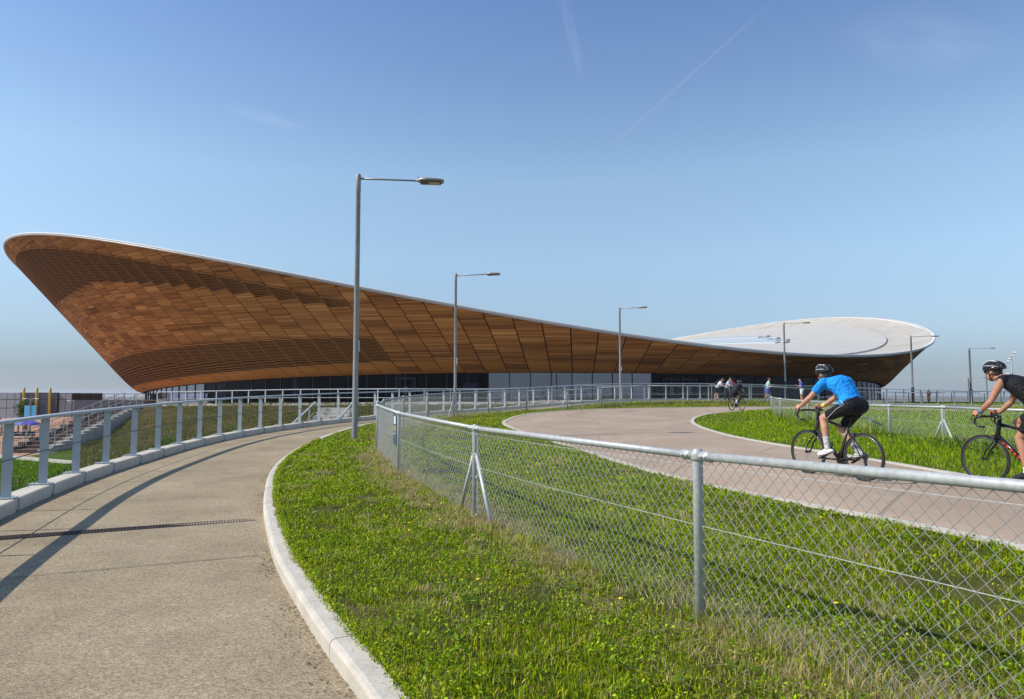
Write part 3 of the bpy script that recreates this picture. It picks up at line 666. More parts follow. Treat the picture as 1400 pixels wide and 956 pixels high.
# dark door frames and pale reception counters seen through the glass
def at_wall(px, inset):
    """parameter of the facade where it stands in direction px of the entrance side"""
    best = min((abs(px_(np.array(wallp(c*DT, inset)))-px), c*DT) for c in np.array(run)+0.0); return best[1]
for px in (905, 948, 1000, 552):
    t = at_wall(px, .3); x, y, z = wallp(t, .22); x2, y2, _ = wallp(t+.01, .22); a = math.atan2(y2-y, x2-x)
    b = MB(); 
    for sx in (-.95, 0, .95): b.box((sx, 0, 1.15), (.12, .16, 2.3))
    b.box((0, 0, 2.36), (2.02, .16, .13)); b.box((0, 0, .06), (1.9, .12, .11))
    o = b.build('door', M['black']); o.location = (x, y, GB); o.rotation_euler = (0, 0, a); vrel(o)
    h = MB(); h.tube([(-.12, -.12, .8), (-.12, -.12, 1.5)], .02, 6); h.tube([(.12, -.12, .8), (.12, -.12, 1.5)], .02, 6); h.build('handle', M['alloy'], o)
for px, wd, ht in ((775, 4.2, 1.5), (800, 3.0, 2.2), (868, 5.0, 1.6), (640, 1.6, 1.9)):
    t = at_wall(px, 2.); x, y, z = wallp(t, 3.0); x2, y2, _ = wallp(t+.01, 3.0); a = math.atan2(y2-y, x2-x)
    b = MB(); b.box((0, 0, ht/2), (wd, .7, ht)); b.box((0, -.03, ht+.03), (wd+.1, .85, .06)); o = b.build('counter', M['counter']); o.location = (x, y, GB); o.rotation_euler = (0, 0, a); vrel(o)
# rooflight strips on the upper roof, laid along the long axis
def roof_at(u, v):
    c_, s_ = math.cos(TOPQ[2]), math.sin(TOPQ[2]); x, y = VC[0]+u*c_-v*s_, VC[1]+u*s_+v*c_
    ts = np.linspace(0, 2*np.pi, 721); P = oval(TOPQ, ts); an = np.arctan2(P[:, 1]-VC[1], P[:, 0]-VC[0]); k = np.argmin(np.abs(np.angle(np.exp(1j*(an-math.atan2(y-VC[1], x-VC[0]))))))
    r = math.hypot(x-VC[0], y-VC[1])/math.hypot(P[k, 0]-VC[0], P[k, 1]-VC[1]); return np.array(roofp(ts[k], r, .2))
for (ua, va), (ub, vb) in (((62, 14), (53, -15)), ((57, 15), (46, -23)), ((52, 13), (41, -29)), ((47, 8), (37, -32))):
    b = MB(); vs = []; d_ = np.array([ub-ua, vb-va], float); d_ /= np.linalg.norm(d_); n_ = (-d_[1], d_[0])
    for q in np.linspace(0, 1, 15):
        for dv, dz in ((-1.3, -.05), (-1.2, .2), (1.2, .2), (1.3, -.05)): p = roof_at(ua+(ub-ua)*q+n_[0]*dv, va+(vb-va)*q+n_[1]*dv); vs.append((p[0], p[1], p[2]+dz))
    b.add(vs, [(i*4+j, i*4+j+4, i*4+j+5, i*4+j+1) for i in range(14) for j in range(3)]+[(3, 2, 1, 0), (56, 57, 58, 59)]); rl = vrel(b.build('rooflight', M['rooflight']))
    b = MB(); p = roof_at(ub+d_[0]*1.2, vb+d_[1]*1.2); b.box((p[0], p[1], p[2]+.2), (1.1, 1.1, .3), Matrix.Rotation(TOPQ[2], 3, 'Z')); vrel(b.build('roof_vent', M['rimgrey']))

# ------------------------------------------------------------------ chain link fences
def link_panel(p0, p1, h0, h1, z0, z1, w=.045, r=.0028):
    """woven wire between two posts: zigzag wires; heights above ground h0..h1"""
    p0 = np.array(p0); p1 = np.array(p1); L_ = np.linalg.norm(p1-p0); d = (p1-p0)/L_; n = np.array([-d[1], d[0]])
    nc = max(2, int(L_/w)); w = L_/nc; mk = max(4, int((h1-h0)/w)); k = np.arange(mk+1); i = np.arange(nc)
    sgn = np.where((k[None, :]+i[:, None]) % 2 == 0, 1., -1.)
    u = (i[:, None]+.5+.5*sgn)*w; zz = h0+(h1-h0)*k/mk; off = sgn*.0025
    u = np.clip(u+0, .0, L_); C = np.stack([p0[0]+d[0]*u+n[0]*off, p0[1]+d[1]*u+n[1]*off, zz[None, :]+z0+(z1-z0)*u/L_], -1)
    ring = np.array([[0, r], [r*.87, -r*.5], [-r*.87, -r*.5]])           # section in (along, out)
    V = C[:, :, None, :]+ring[None, None, :, 0:1]*np.array([d[0], d[1], 0])+ring[None, None, :, 1:2]*np.array([n[0], n[1], 0])
    m = mk+1; a = (i[:, None]*m+k[None, :-1])*3; fs = []
    for j in range(3): fs.append(np.stack([a+j, a+(j+1) % 3, a+3+(j+1) % 3, a+3+j], -1).reshape(-1, 4))
    return np_mesh('wire_mesh', V.reshape(-1, 3), np.concatenate(fs), M['galv_dull'])
def fence_post(h, r=.0365, cap=True):
    b = MB(); b.lathe([(r, -.3), (r, h-.02), (r*.96, h-.006), (r*.6, h+.004)], n=18); return b.mesh('post', M['galv'], True)
def chain_fence(name, nodes, zf, label, h=1.17, brace=(), radius=.029, wire=.0028, ball=(), bury=0., w=.045):
    root = empty(name, (nodes[0][0], nodes[0][1], zf(*nodes[0])), label=label, cat='fence'); pm = fence_post(h-bury)
    N_ = [Vector((x, y, zf(x, y)-0.0)) for x, y in nodes]
    cb = MB(); cb.lathe([(.043, -.03), (.047, -.022), (.047, .022), (.043, .03)], (0, 0, h-bury-.045), 16)
    for sx in (-1, 1):
        cb.tube([(sx*.05, 0, h-bury-.045), (sx*.15, 0, h-bury-.045)], [.035, .0355], 14); cb.lathe([(.014, -.05), (.014, .05)], (sx*.075, 0, h-bury-.045), 6, (0, 1, 0)); cb.lathe([(.012, -.05), (.012, .05)], (sx*.12, 0, h-bury-.045), 6, (0, 1, 0))
    cme = cb.mesh('clamp', M['galv'], True); sb = MB(); sb.box((0, 0, .4), (.028, .012, .8), None)
    for i, p in enumerate(N_):
        o = link('post', pm); o.location = p
        d = (N_[min(i+1, len(N_)-1)]-N_[max(0, i-1)]); o.rotation_euler = (0, 0, math.atan2(d.y, d.x)); rel(o, root); link('clamp', cme, o)
        if i in ball: b = MB(); b.ell((0, 0, h-bury+.03), [(.045, 0, 0), (0, .045, 0), (0, 0, .045)]); b.build('cap', M['galv'], o, True)
        if i in brace:
            u = d.normalized(); 
            for s_ in (-1, 1):
                b = MB(); ft = Vector((u.x*.62*s_, u.y*.62*s_, 0)); gz = zf(p.x+ft.x, p.y+ft.y)-p.z; b.tube([Vector((u.x*.045*s_, u.y*.045*s_, .80-bury)), Vector((ft.x, ft.y, gz-.06))], .0245, 12)
                b.lathe([(.03, -.012), (.03, .012)], (u.x*.045*s_, u.y*.045*s_, .80-bury), 10); b2 = b.build('brace', M['galv'], None, True); b2.location = p; rel(b2, root)
                sbar = MB(); sbar.tube([Vector((u.x*.085*s_, u.y*.085*s_, .03)), Vector((u.x*.085*s_, u.y*.085*s_, h-bury-.1))], .008, 6)
                for hz in (.06, .52, h-bury-.12): sbar.lathe([(.016, -.02), (.016, .02)], (u.x*.07*s_, u.y*.07*s_, hz), 8, u)
                sbar = sbar.build('stretcher_bar', M['galv']); sbar.location = p; rel(sbar, root)
    for a, b_ in zip(N_[:-1], N_[1:]):
        t = MB(); dz = Vector((0, 0, h-bury-.045)); u = (b_-a).normalized(); t.tube([a+dz+u*.05, a.lerp(b_, .5)+dz+Vector((0, 0, -.002)), b_+dz-u*.05], radius, 14); rel(t.build('top_rail', M['galv'], None, True), root)
        o = link('wire_mesh', link_panel((a.x, a.y), (b_.x, b_.y), -.02, h-bury-.075, a.z, b_.z, w, wire)); o['kind'] = 'stuff'; rel(o, root)
        t = MB()
        for hz in (h-bury-.115, .55*(h-bury)): t.tube([a+Vector((0, 0, hz)), a.lerp(b_, .5)+Vector((0, 0, hz-.012)), b_+Vector((0, 0, hz))], .0026, 5)
        rel(t.build('line_wire', M['galv_dull']), root)
    return root
FN = [(3.06, 1.03), *F_PTS[3:]]
near_f = chain_fence('chain_link_fence', FN, zp, 'galvanised chain link fence running along the grass verge beside the track', brace=(2, 8, 11), ball=(4,))
F2 = [(12.55, 33.1), (12.0, 30.6), (11.75, 27.2), (11.4, 23.4), (10.9, 19.8), (10.25, 16.3), (9.75, 12.9), (9.2, 9.4), (8.9, 6.0)]
chain_fence('chain_link_fence', F2, zp, 'low chain link fence in long grass on the far side of the track', h=1.15, bury=.22, brace=(5,), radius=.026, wire=.0028, w=.05)
C3 = [(27.5, 57.5), (30, 60), (32.7, 61.4), (35.8, 61.6), (38.7, 61.4), (41.6, 61.0), (44.6, 60.2)]
chain_fence('chain_link_fence', C3, zp, 'distant thin wire fence along the grass crest right of the velodrome', h=1.15, bury=.06, radius=.02, wire=.0024, w=.07)

# notice on the fence
a, b_ = Vector((*F_PTS[5], 0)), Vector((*F_PTS[6], 0)); u = (b_-a).normalized(); n = Vector((-u.y, u.x, 0))
sg = empty('fence_sign', (a.x+n.x*.045, a.y+n.y*.045, zp(a.x, a.y)+.52), math.atan2(u.y, u.x), label='small blue notice with yellow lines hung on the chain link fence', cat='sign')
mb = mat('sign_blue', (.03, .085, .17), .4); b = MB(); b.box((.25, 0, .29), (.46, .006, .58)); b.build('plate', mb, sg)
b = MB(); b.box((.26, .005, .47), (.24, .004, .15)); b.build('white_panel', mat('sign_white', (.75, .75, .75), .5), sg)
b = MB()
for k in range(3): b.box((.25, .005, .345-k*.035), (.36, .004, .016))
b.build('yellow_lines', M['yellow'], sg); b = MB(); b.box((.25, .005, .215), (.36, .004, .014)); b.build('white_line', M['reflective'], sg)

# ------------------------------------------------------------------ terrace balustrade
def balustrade(name, pts, zf, label, step=1.75, h=1.12, mt='white_paint', thin=.03, rails=(.52,)):
    P = smooth_poly(pts, .5); S = arclen(P); root = empty(name, (P[0, 0], P[0, 1], zf(*P[0])), label=label, cat='railing')
    at = lambda q: np.array([np.interp(q, S, P[:, 0]), np.interp(q, S, P[:, 1])])
    b = MB(); b.box((0, 0, h/2), (.07, .045, h)); b.box((0, 0, .008), (.14, .14, .016)); pm = b.mesh('post', M[mt])
    n_ = int(S[-1]/step)
    for k in range(n_+1):
        p = at(k*step); q = at(k*step+.2)-p; o = link('post', pm); o.location = (p[0], p[1], zf(*p)); o.rotation_euler = (0, 0, math.atan2(q[1], q[0])); rel(o, root)
    pts3 = [Vector((*at(q), zf(*at(q)))) for q in np.arange(0, n_*step+.01, .87)]
    rel(flat_rail([p+Vector((0, 0, h)) for p in pts3], .09, .05).build('handrail', M[mt]), root)
    b = MB()
    for r_ in rails: b.tube([p+Vector((0, 0, r_)) for p in pts3], .012, 6)
    rel(b.build('rod', M[mt]), root); return root
def zter(x, y): return float(zleft(x, y, 30.))
BX = np.arange(-29.5, 22, 2.2); BP = [(x, float(YTOP(x))+.35) for x in BX]
balustrade('terrace_balustrade', BP, zter, 'white painted balustrade along the terrace edge in front of the velodrome')
b = MB(); cp_ = smooth_poly(BP, .5)
cop = empty('terrace_coping', kind='structure'); S_ = arclen(cp_); ncp = normals2(cp_)
for a in np.arange(0, S_[-1]-1.2, 1.2): sweep_strip(cp_, ncp, [(.28, -.5), (.28, .06), (-.32, .06), (-.32, -.5)], lambda x, y: zleft(x, y, 30.*np.ones_like(x)), a+.005, a+1.195, .6).build('coping_stone', M['concrete'], cop)
balustrade('promenade_railing', [(36.5, 74), (40, 75), (44, 75.6), (48, 75.2), (51, 73.5), (52.6, 70.8)], zp, 'dark curved railing on the far promenade right of the velodrome', step=1.5, h=1.35, mt='dark_steel')
tag(balustrade('stair_handrail', [(-10.5, 32.3), (-10.2, 33.9), (-9.9, 35.6)], lambda x, y: -.95+.44*(y-32.3), 'left grey handrail of the small stair behind the ramp railing', step=1.0, h=1.0, mt='paint', rails=(.5,)), group='handrails of the small stair')
tag(balustrade('stair_handrail', [(-8.35, 32.3), (-8.15, 33.9), (-8.0, 35.6)], lambda x, y: -.78+.40*(y-32.3), 'right grey handrail of the small stair behind the ramp railing', step=1.0, h=1.0, mt='paint', rails=(.5,)), group='handrails of the small stair')
gs = empty('garden_stair', (-9.2, 33, -.6), label='small pale stone stair in the planted bank behind the ramp railing', cat='stair')
for k in range(8):
    b = MB(); b.box((.02*k, -.9+k*.5, -.35+k*.19), (1.75, .5, 1.0)); b.build('step', M['concrete'], gs)

# ------------------------------------------------------------------ street lamps
def lamp(x, y, z, h, arm, label, sleeve=False, r=.085, headk=1.0, group='street lamps round the track'):
    root = empty('street_lamp', (x, y, z), math.atan2(arm[1], arm[0]), label=label, cat='street lamp', group=group); La = math.hypot(arm[0], arm[1])
    b = MB(); b.lathe([(r, -.3), (r, 0), (r*.98, 1.4), (r*.93, 1.45), (r*.80, h-.55), (r*.86, h-.54), (r*.86, h-.03), (r*.7, h)], n=16); b.build('pole', M['lamp_grey'], root, True)
    b = MB(); b.box((r*.97, 0, .75), (.02, .11, .55)); b.build('door', M['lamp_grey'], root)
    b = MB(); b.tube([(r*.5, 0, h-.13), (La*.35, 0, h-.13+arm[2]*.35), (La-.78, 0, h-.13+arm[2])], [.032, .027, .025], 10); b.build('arm', M['lamp_grey'], root, True)
    # flat tapered head
    b = MB(); prof = [(0, .03, .03), (.08, .05, .05), (.13, .14, .075), (.35, .18, .085), (.62, .175, .07), (.82, .15, .05), (.86, .12, .02)]; vs = []; n = 12
    for t_, wd, th in prof:
        for j in range(n):
            q = 2*math.pi*j/n; cy_, cz_ = math.cos(q), math.sin(q); vs.append((La-.80+t_*headk, 1.25*wd*headk*math.copysign(abs(cy_)**.6, cy_), h-.13+arm[2]+th*headk*(math.copysign(abs(cz_)**.7, cz_) if cz_ > 0 else .55*math.copysign(abs(cz_)**.6, cz_))))
    fs = [(i*n+j, (i+1)*n+j, (i+1)*n+(j+1) % n, i*n+(j+1) % n) for i in range(len(prof)-1) for j in range(n)]+[tuple(range(n)), tuple((len(prof)-1)*n+j for j in reversed(range(n)))]
    b.add(vs, fs); hd = b.build('lamp_head', M['lamp_grey'], root, True)
    b = MB(); b.box((La-.34, 0, h-.13+arm[2]-.044*headk), (.62*headk, .36*headk, .03)); b.build('lamp_tray', M['tray'], hd); b = MB(); b.box((La-.24, 0, h-.13+arm[2]-.062*headk), (.34*headk, .25*headk, .012)); b.build('diffuser', M['led'], hd)
    b = MB(); b.box((La-.70, 0, h-.06+arm[2]), (.03, .10, .09), Matrix.Rotation(R(-25), 3, 'Y')); b.build('bracket', M['lamp_grey'], hd)
    if sleeve: b = MB(); b.lathe([(r*1.35, 0), (r*1.35, 1.95), (r*1.1, 2.0)], n=14); b.build('base_sleeve', M['black'], root)
    else: b = MB(); b.box((r*1.02, -.0, 2.75 if h > 7 else 2.2), (.03, .12, .32)); b.build('tag_plate', M['reflective'], root)
    return root
lamp(-4.66, 20.33, zp(-4.66, 20.33), 7.98, (2.5, .32, .0), 'tallest grey street lamp on the verge at the bend of the ramp', r=.088)
lamp(-3.1, 37.3, zp(-3.1, 37.3), 7.6, (2.4, -.45, .02), 'second grey street lamp standing behind the bend of the ramp', r=.085)
lamp(9.2, 58, 1.02, 8.0, (2.1, -1.0, .02), 'third grey street lamp in front of the middle of the velodrome', r=.10)
lamp(28.0, 70, .95, 8.05, (2.3, -.9, .02), 'street lamp with black base sleeve in front of the pale velodrome roof', True, .11)
lamp(46.9, 80, .42, 8.1, (3.0, -.4, .02), 'street lamp with black base sleeve beside the right tip of the velodrome', True, .12)
lamp(65.8, 98, .34, 8.0, (3.3, -.6, .02), 'street lamp with black base standing alone against open sky at right', True, .15)
lamp(155, 232, -4.5, 12, (5.2, -.4, 0), 'thin hazy lamp post far off at right, the shorter arm showing', False, .22, 1.6, 'distant lamp posts')
lamp(153.5, 221, -4.5, 16.5, (4.6, .4, 0), 'thin hazy lamp post far off behind the rider with black vest', True, .24, 1.6, 'distant lamp posts')
fm = empty('floodlight_mast', (170, 232, -4.5), R(-120), label='far floodlight mast with two clusters of lamps at the right edge', cat='floodlight mast')
b = MB(); b.lathe([(.3, 0), (.16, 20)], n=10); b.build('mast', M['lamp_grey'], fm, True)
for k, (z_, dx) in enumerate(((20.4, .9), (19.3, .1), (18.3, -.6), (17.4, -1.0), (13.2, -1.2), (12.2, .3), (11.4, .9))):
    b = MB(); b.box((0, dx, z_), (.4, .8, .45), Matrix.Rotation(R(-35), 3, 'Y')); b.box((0, dx/2, z_-.2), (.12, abs(dx)+.1, .12)); b.build('floodlight', M['reflective'], fm)

# ------------------------------------------------------------------ plaza on the left: stair, hall, small things
stair = empty('plaza_stair', (-28.5, 46, ZL), label='long pale stone stair with handrails climbing beside the planted bank', cat='stair')
ns = 16; sy = np.linspace(37.7, 56.0, ns+1); zt_ = zter(-30, 57)
ang = math.atan2(-.262, -1)  # stair axis lean
M['bw'] = mk_noisy('brick_brown', (.085, .055, .042), (.13, .085, .065), 5, .85)
for k in range(ns):
    y0, y1 = sy[k], sy[k+1]+.03; z1 = ZL+(zt_-ZL)*(k+1)/ns; xr = float(XRS((y0+y1)/2)); b = MB()
    b.box((xr-1.05, (y0+y1)/2, (z1+ZL-.4)/2), (1.3, y1-y0, z1-ZL+.4)); rel(b.build('step', M['bw']), stair)
    b = MB(); b.box((xr-.19, (y0+y1)/2-.02, (z1+ZL-.4)/2+.02), (.40, y1-y0-.1, z1-ZL+.4)); rel(b.build('step_end', M['concrete']), stair)
for off, nm in ((-.1, 'handrail'), (-1.72, 'handrail')):
    b = MB(); pts = [Vector((float(XRS(y))+off, y, ZL+(zt_-ZL)*np.clip((y-37.7)/18.3, 0, 1))) for y in np.linspace(37.2, 57.5, 24)]
    for h_, r_ in ((1.0, .028), (.62, .018), (.3, .014)): b.tube([p+Vector((0, 0, h_)) for p in pts], r_, 6)
    rel(b.build(nm, M['galv']), stair); b = MB()
    for p in pts[::2]: b.tube([p+Vector((0, 0, -.1)), p+Vector((0, 0, 1.0))], .024, 6)
    o = b.build('uprights', M['galv']); o['kind'] = 'stuff'; rel(o, stair)
b = MB(); pts = [Vector((float(XRS(y))-1.76, y, ZL+(zt_-ZL)*np.clip((y-37.7)/18.3, 0, 1))) for y in np.linspace(36, 57, 90)]
for p in pts: b.tube([p+Vector((0, 0, -.1)), p+Vector((0, 0, .75))], .012, 4)
o = b.build('bars', M['dark_steel']); o['kind'] = 'stuff'; rel(o, stair)
tw = empty('stair_wall', (-35, 48, ZL), label='low brown retaining wall beside the plaza stair', cat='wall')
b = MB(); 
for y0 in np.arange(38, 55.9, 1.5):
    x_ = float(XRS(y0+.75))-2.05; z_ = ZL+(zt_-ZL)*np.clip((y0+.75-37.7)/18.3, 0, 1); b = MB(); b.box((x_, y0+.75, (ZL-.3+z_+.12)/2), (.35, 1.49, z_+.12-ZL+.3)); rel(b.build('panel', M['bw']), tw)
edge = empty('lawn_edging', kind='structure')
for k, x_ in enumerate(np.arange(-34, -20.6, 1.2)):
    y_ = 33.4-.56*(x_+23.3); b = MB(); b.box((x_+.6, y_-.33, ZL+.03), (1.36, .22, .16), Matrix.Rotation(math.atan(-.56), 3, 'Z')); b.build('edging_stone', M['concrete'], edge)

hz_ = -2.25
hall = empty('sports_hall', (-78, 110, hz_), label='long grey low hall with dark centre bay behind the yellow posts', cat='building')
M['hall'] = mk_noisy('hall_panel', (.30, .325, .36), (.36, .385, .42), .5, .5); M['hall_dark'] = mk_noisy('hall_dark', (.075, .078, .115), (.10, .105, .145), .6, .5); M['hall_frame'] = mat('hall_frame', (.03, .033, .045), .5)
def hallx(px): return (px-700)/933*110
b = MB(); b.box(((hallx(-60)+hallx(100))/2, 114.2, .0), (hallx(100)-hallx(-60), 8, 3.7)); rel(b.build('wall', M['hall_frame']), hall)
edges = [-60, -45, -30, -15, 0, 11, 22, 30]
for a, c in zip(edges[:-1], edges[1:]):
    for z0, z1 in ((-2.2, -.62), (-.52, .78), (.88, 1.9)):
        b = MB(); b.box(((hallx(a)+hallx(c))/2, 110.1, (z0+z1)/2), (hallx(c)-hallx(a)-.08, .12, z1-z0)); rel(b.build('panel', M['hall']), hall)
for a, c in ((30.4, 41), (41, 48.5), (48.5, 58), (58, 65.5), (65.5, 74), (74, 81.6)):
    for z0, z1 in ((-2.2, .72), (.8, 1.92)):
        b = MB(); b.box(((hallx(a)+hallx(c))/2, 109.9, (z0+z1)/2), (hallx(c)-hallx(a)-.05, .4, z1-z0)); rel(b.build('panel', M['hall_dark']), hall)
for a, c in ((82, 91), (91, 99.5)):
    for z0, z1 in ((-2.2, .75), (.85, 1.75)):
        b = MB(); b.box(((hallx(a)+hallx(c))/2, 110.1, (z0+z1)/2), (hallx(c)-hallx(a)-.08, .12, z1-z0)); rel(b.build('panel', M['hall']), hall)
for px, wd in ((39, 'left'), (56.5, 'middle'), (74.5, 'right')):
    yp = empty('yellow_post', (hallx(px), 109.2, hz_), label='%s of three tall yellow posts before the dark hall bay' % ('leftmost' if wd == 'left' else 'middle' if wd == 'middle' else 'rightmost'), cat='post', group='yellow posts of the hall')
    b = MB(); b.lathe([(.19, 0), (.17, 4.7), (.12, 4.95)], n=12); b.build('shaft', M['yellow'], yp, True); b = MB(); b.lathe([(.26, 0), (.26, .25)], n=12); b.build('foot', M['hall_frame'], yp)
dw = empty('parapet_wall', (hallx(140), 109, hz_), label='dark long low wall with a rail between hall and velodrome', cat='wall')
b = MB(); b.box(((hallx(100.5)+hallx(215))/2, 110, (hz_-.2+.72)/2), (hallx(215)-hallx(100.5), .5, .72-hz_+.2)); rel(b.build('wall', M['hall_dark']), dw)
for k in range(9):
    b = MB(); b.box((hallx(102+k*14), 109.9, 1.2), (.07, .07, 1.0)); rel(b.build('post', M['hall_frame']), dw)
b = MB(); b.box(((hallx(100)+hallx(216))/2, 109.9, 1.7), (hallx(216)-hallx(100), .09, .09)); rel(b.build('rail', M['hall_frame']), dw)
zpz = -1.72
tl = empty('twin_lamp', (-42.2, 60, zpz), label='slim twin arm lamp carrying two bright blue banners', cat='street lamp')
b = MB(); b.lathe([(.05, 0), (.04, 2.95)], n=8); b.build('pole', M['lamp_grey'], tl)
for s_ in (-1, 1):
    b = MB(); b.tube([(0, 0, 2.85), (s_*.3, 0, 2.95), (s_*.55, 0, 2.95)], .02, 6); b.build('arm', M['lamp_grey'], tl); b = MB(); b.ell((s_*.55, 0, 2.92), [(.17, 0, 0), (0, .1, 0), (0, 0, .055)]); b.build('lamp_head', M['reflective'], tl, True)
    b = MB(); b.box((s_*.29, 0, 1.85), (.46, .012, .95)); b.tube([(0, 0, 2.33), (s_*.53, 0, 2.33)], .012, 5); b.build('banner', M['banner_blue'], tl)
sl_ = empty('small_lamp', (-38.4, 60, zpz), label='small single arm lamp post in front of the dark low wall', cat='street lamp')
b = MB(); b.lathe([(.05, 0), (.04, 2.8)], n=8); b.tube([(0, 0, 2.75), (-.38, 0, 2.82)], .02, 6); b.build('pole', M['lamp_grey'], sl_); b = MB(); b.ell((-.42, 0, 2.78), [(.2, 0, 0), (0, .1, 0), (0, 0, .05)]); b.build('lamp_head', M['reflective'], sl_, True)
for k in range(8):
    bo = empty('timber_bollard', (-40.3+k*.36, 53+.1*k, zpz+.05), group='timber bollards', label='weathered timber bollard of the close row across the plaza', cat='bollard')
    if k == 0:
        b = MB(); b.lathe([(.075, -.1), (.07, .82), (.055, .9), (.02, .93)], n=8); bme = b.mesh('shaft', mk_noisy('weathered_timber', (.34, .28, .2), (.46, .39, .29), 6, .85)); b = MB(); b.lathe([(.074, .62), (.076, .63), (.076, .68), (.073, .69)], n=8); bm2 = b.mesh('band', M['dark_steel'])
    link('shaft', bme, bo); link('band', bm2, bo)
bn = empty('bench', (-30.9, 43, ZL), R(20), label='dark slatted bench on the brown plaza below the stair', cat='bench')
for k in range(3): b = MB(); b.box((0, -.17+k*.17, .44), (1.6, .14, .04)); b.build('seat_slat', M['hall_frame'], bn)
for k in range(2): b = MB(); b.box((0, .27, .62+k*.16), (1.6, .03, .12)); b.build('back_slat', M['hall_frame'], bn)
for s_ in (-1, 1): b = MB(); b.box((s_*.65, 0, .22), (.06, .45, .42)); b.box((s_*.65, .25, .6), (.06, .05, .4)); b.build('leg', M['dark_steel'], bn)
for x_, c_, nm in ((-44.2, 'white_cloth', 'white'), (-42.6, 'sky_cloth', 'pale blue'), (-41.2, 'purple_cloth', 'indigo')):
    pt = empty('canopy', (x_, 58.5, zpz), label='low %s fabric canopy on short legs at the plaza edge' % nm, cat='canopy', group='low canopies on the plaza'); b = MB(); vs = []; 
    for r_, z_ in ((.95, .75), (.8, .9), (.45, 1.08), (.02, 1.15)): vs += [(r_*math.cos(q*math.pi/4), r_*math.sin(q*math.pi/4), z_-(.06 if q % 2 else 0)) for q in range(8)]
    vs += [(v[0]*.97, v[1]*.97, v[2]-.02) for v in vs]; fs = [(i*8+j, i*8+(j+1) % 8, (i+1)*8+(j+1) % 8, (i+1)*8+j) for i in range(3) for j in range(8)]; fs += [tuple(32+i for i in reversed(f)) for f in fs]; b.add(vs, fs); b.build('canopy_cloth', M[c_], pt)
    for q in range(4): b = MB(); b.tube([(.75*math.cos(q*math.pi/2+.78), .75*math.sin(q*math.pi/2+.78), -.1), (.7*math.cos(q*math.pi/2+.78), .7*math.sin(q*math.pi/2+.78), .85)], .025, 6); b.build('leg', M['dark_steel'], pt)

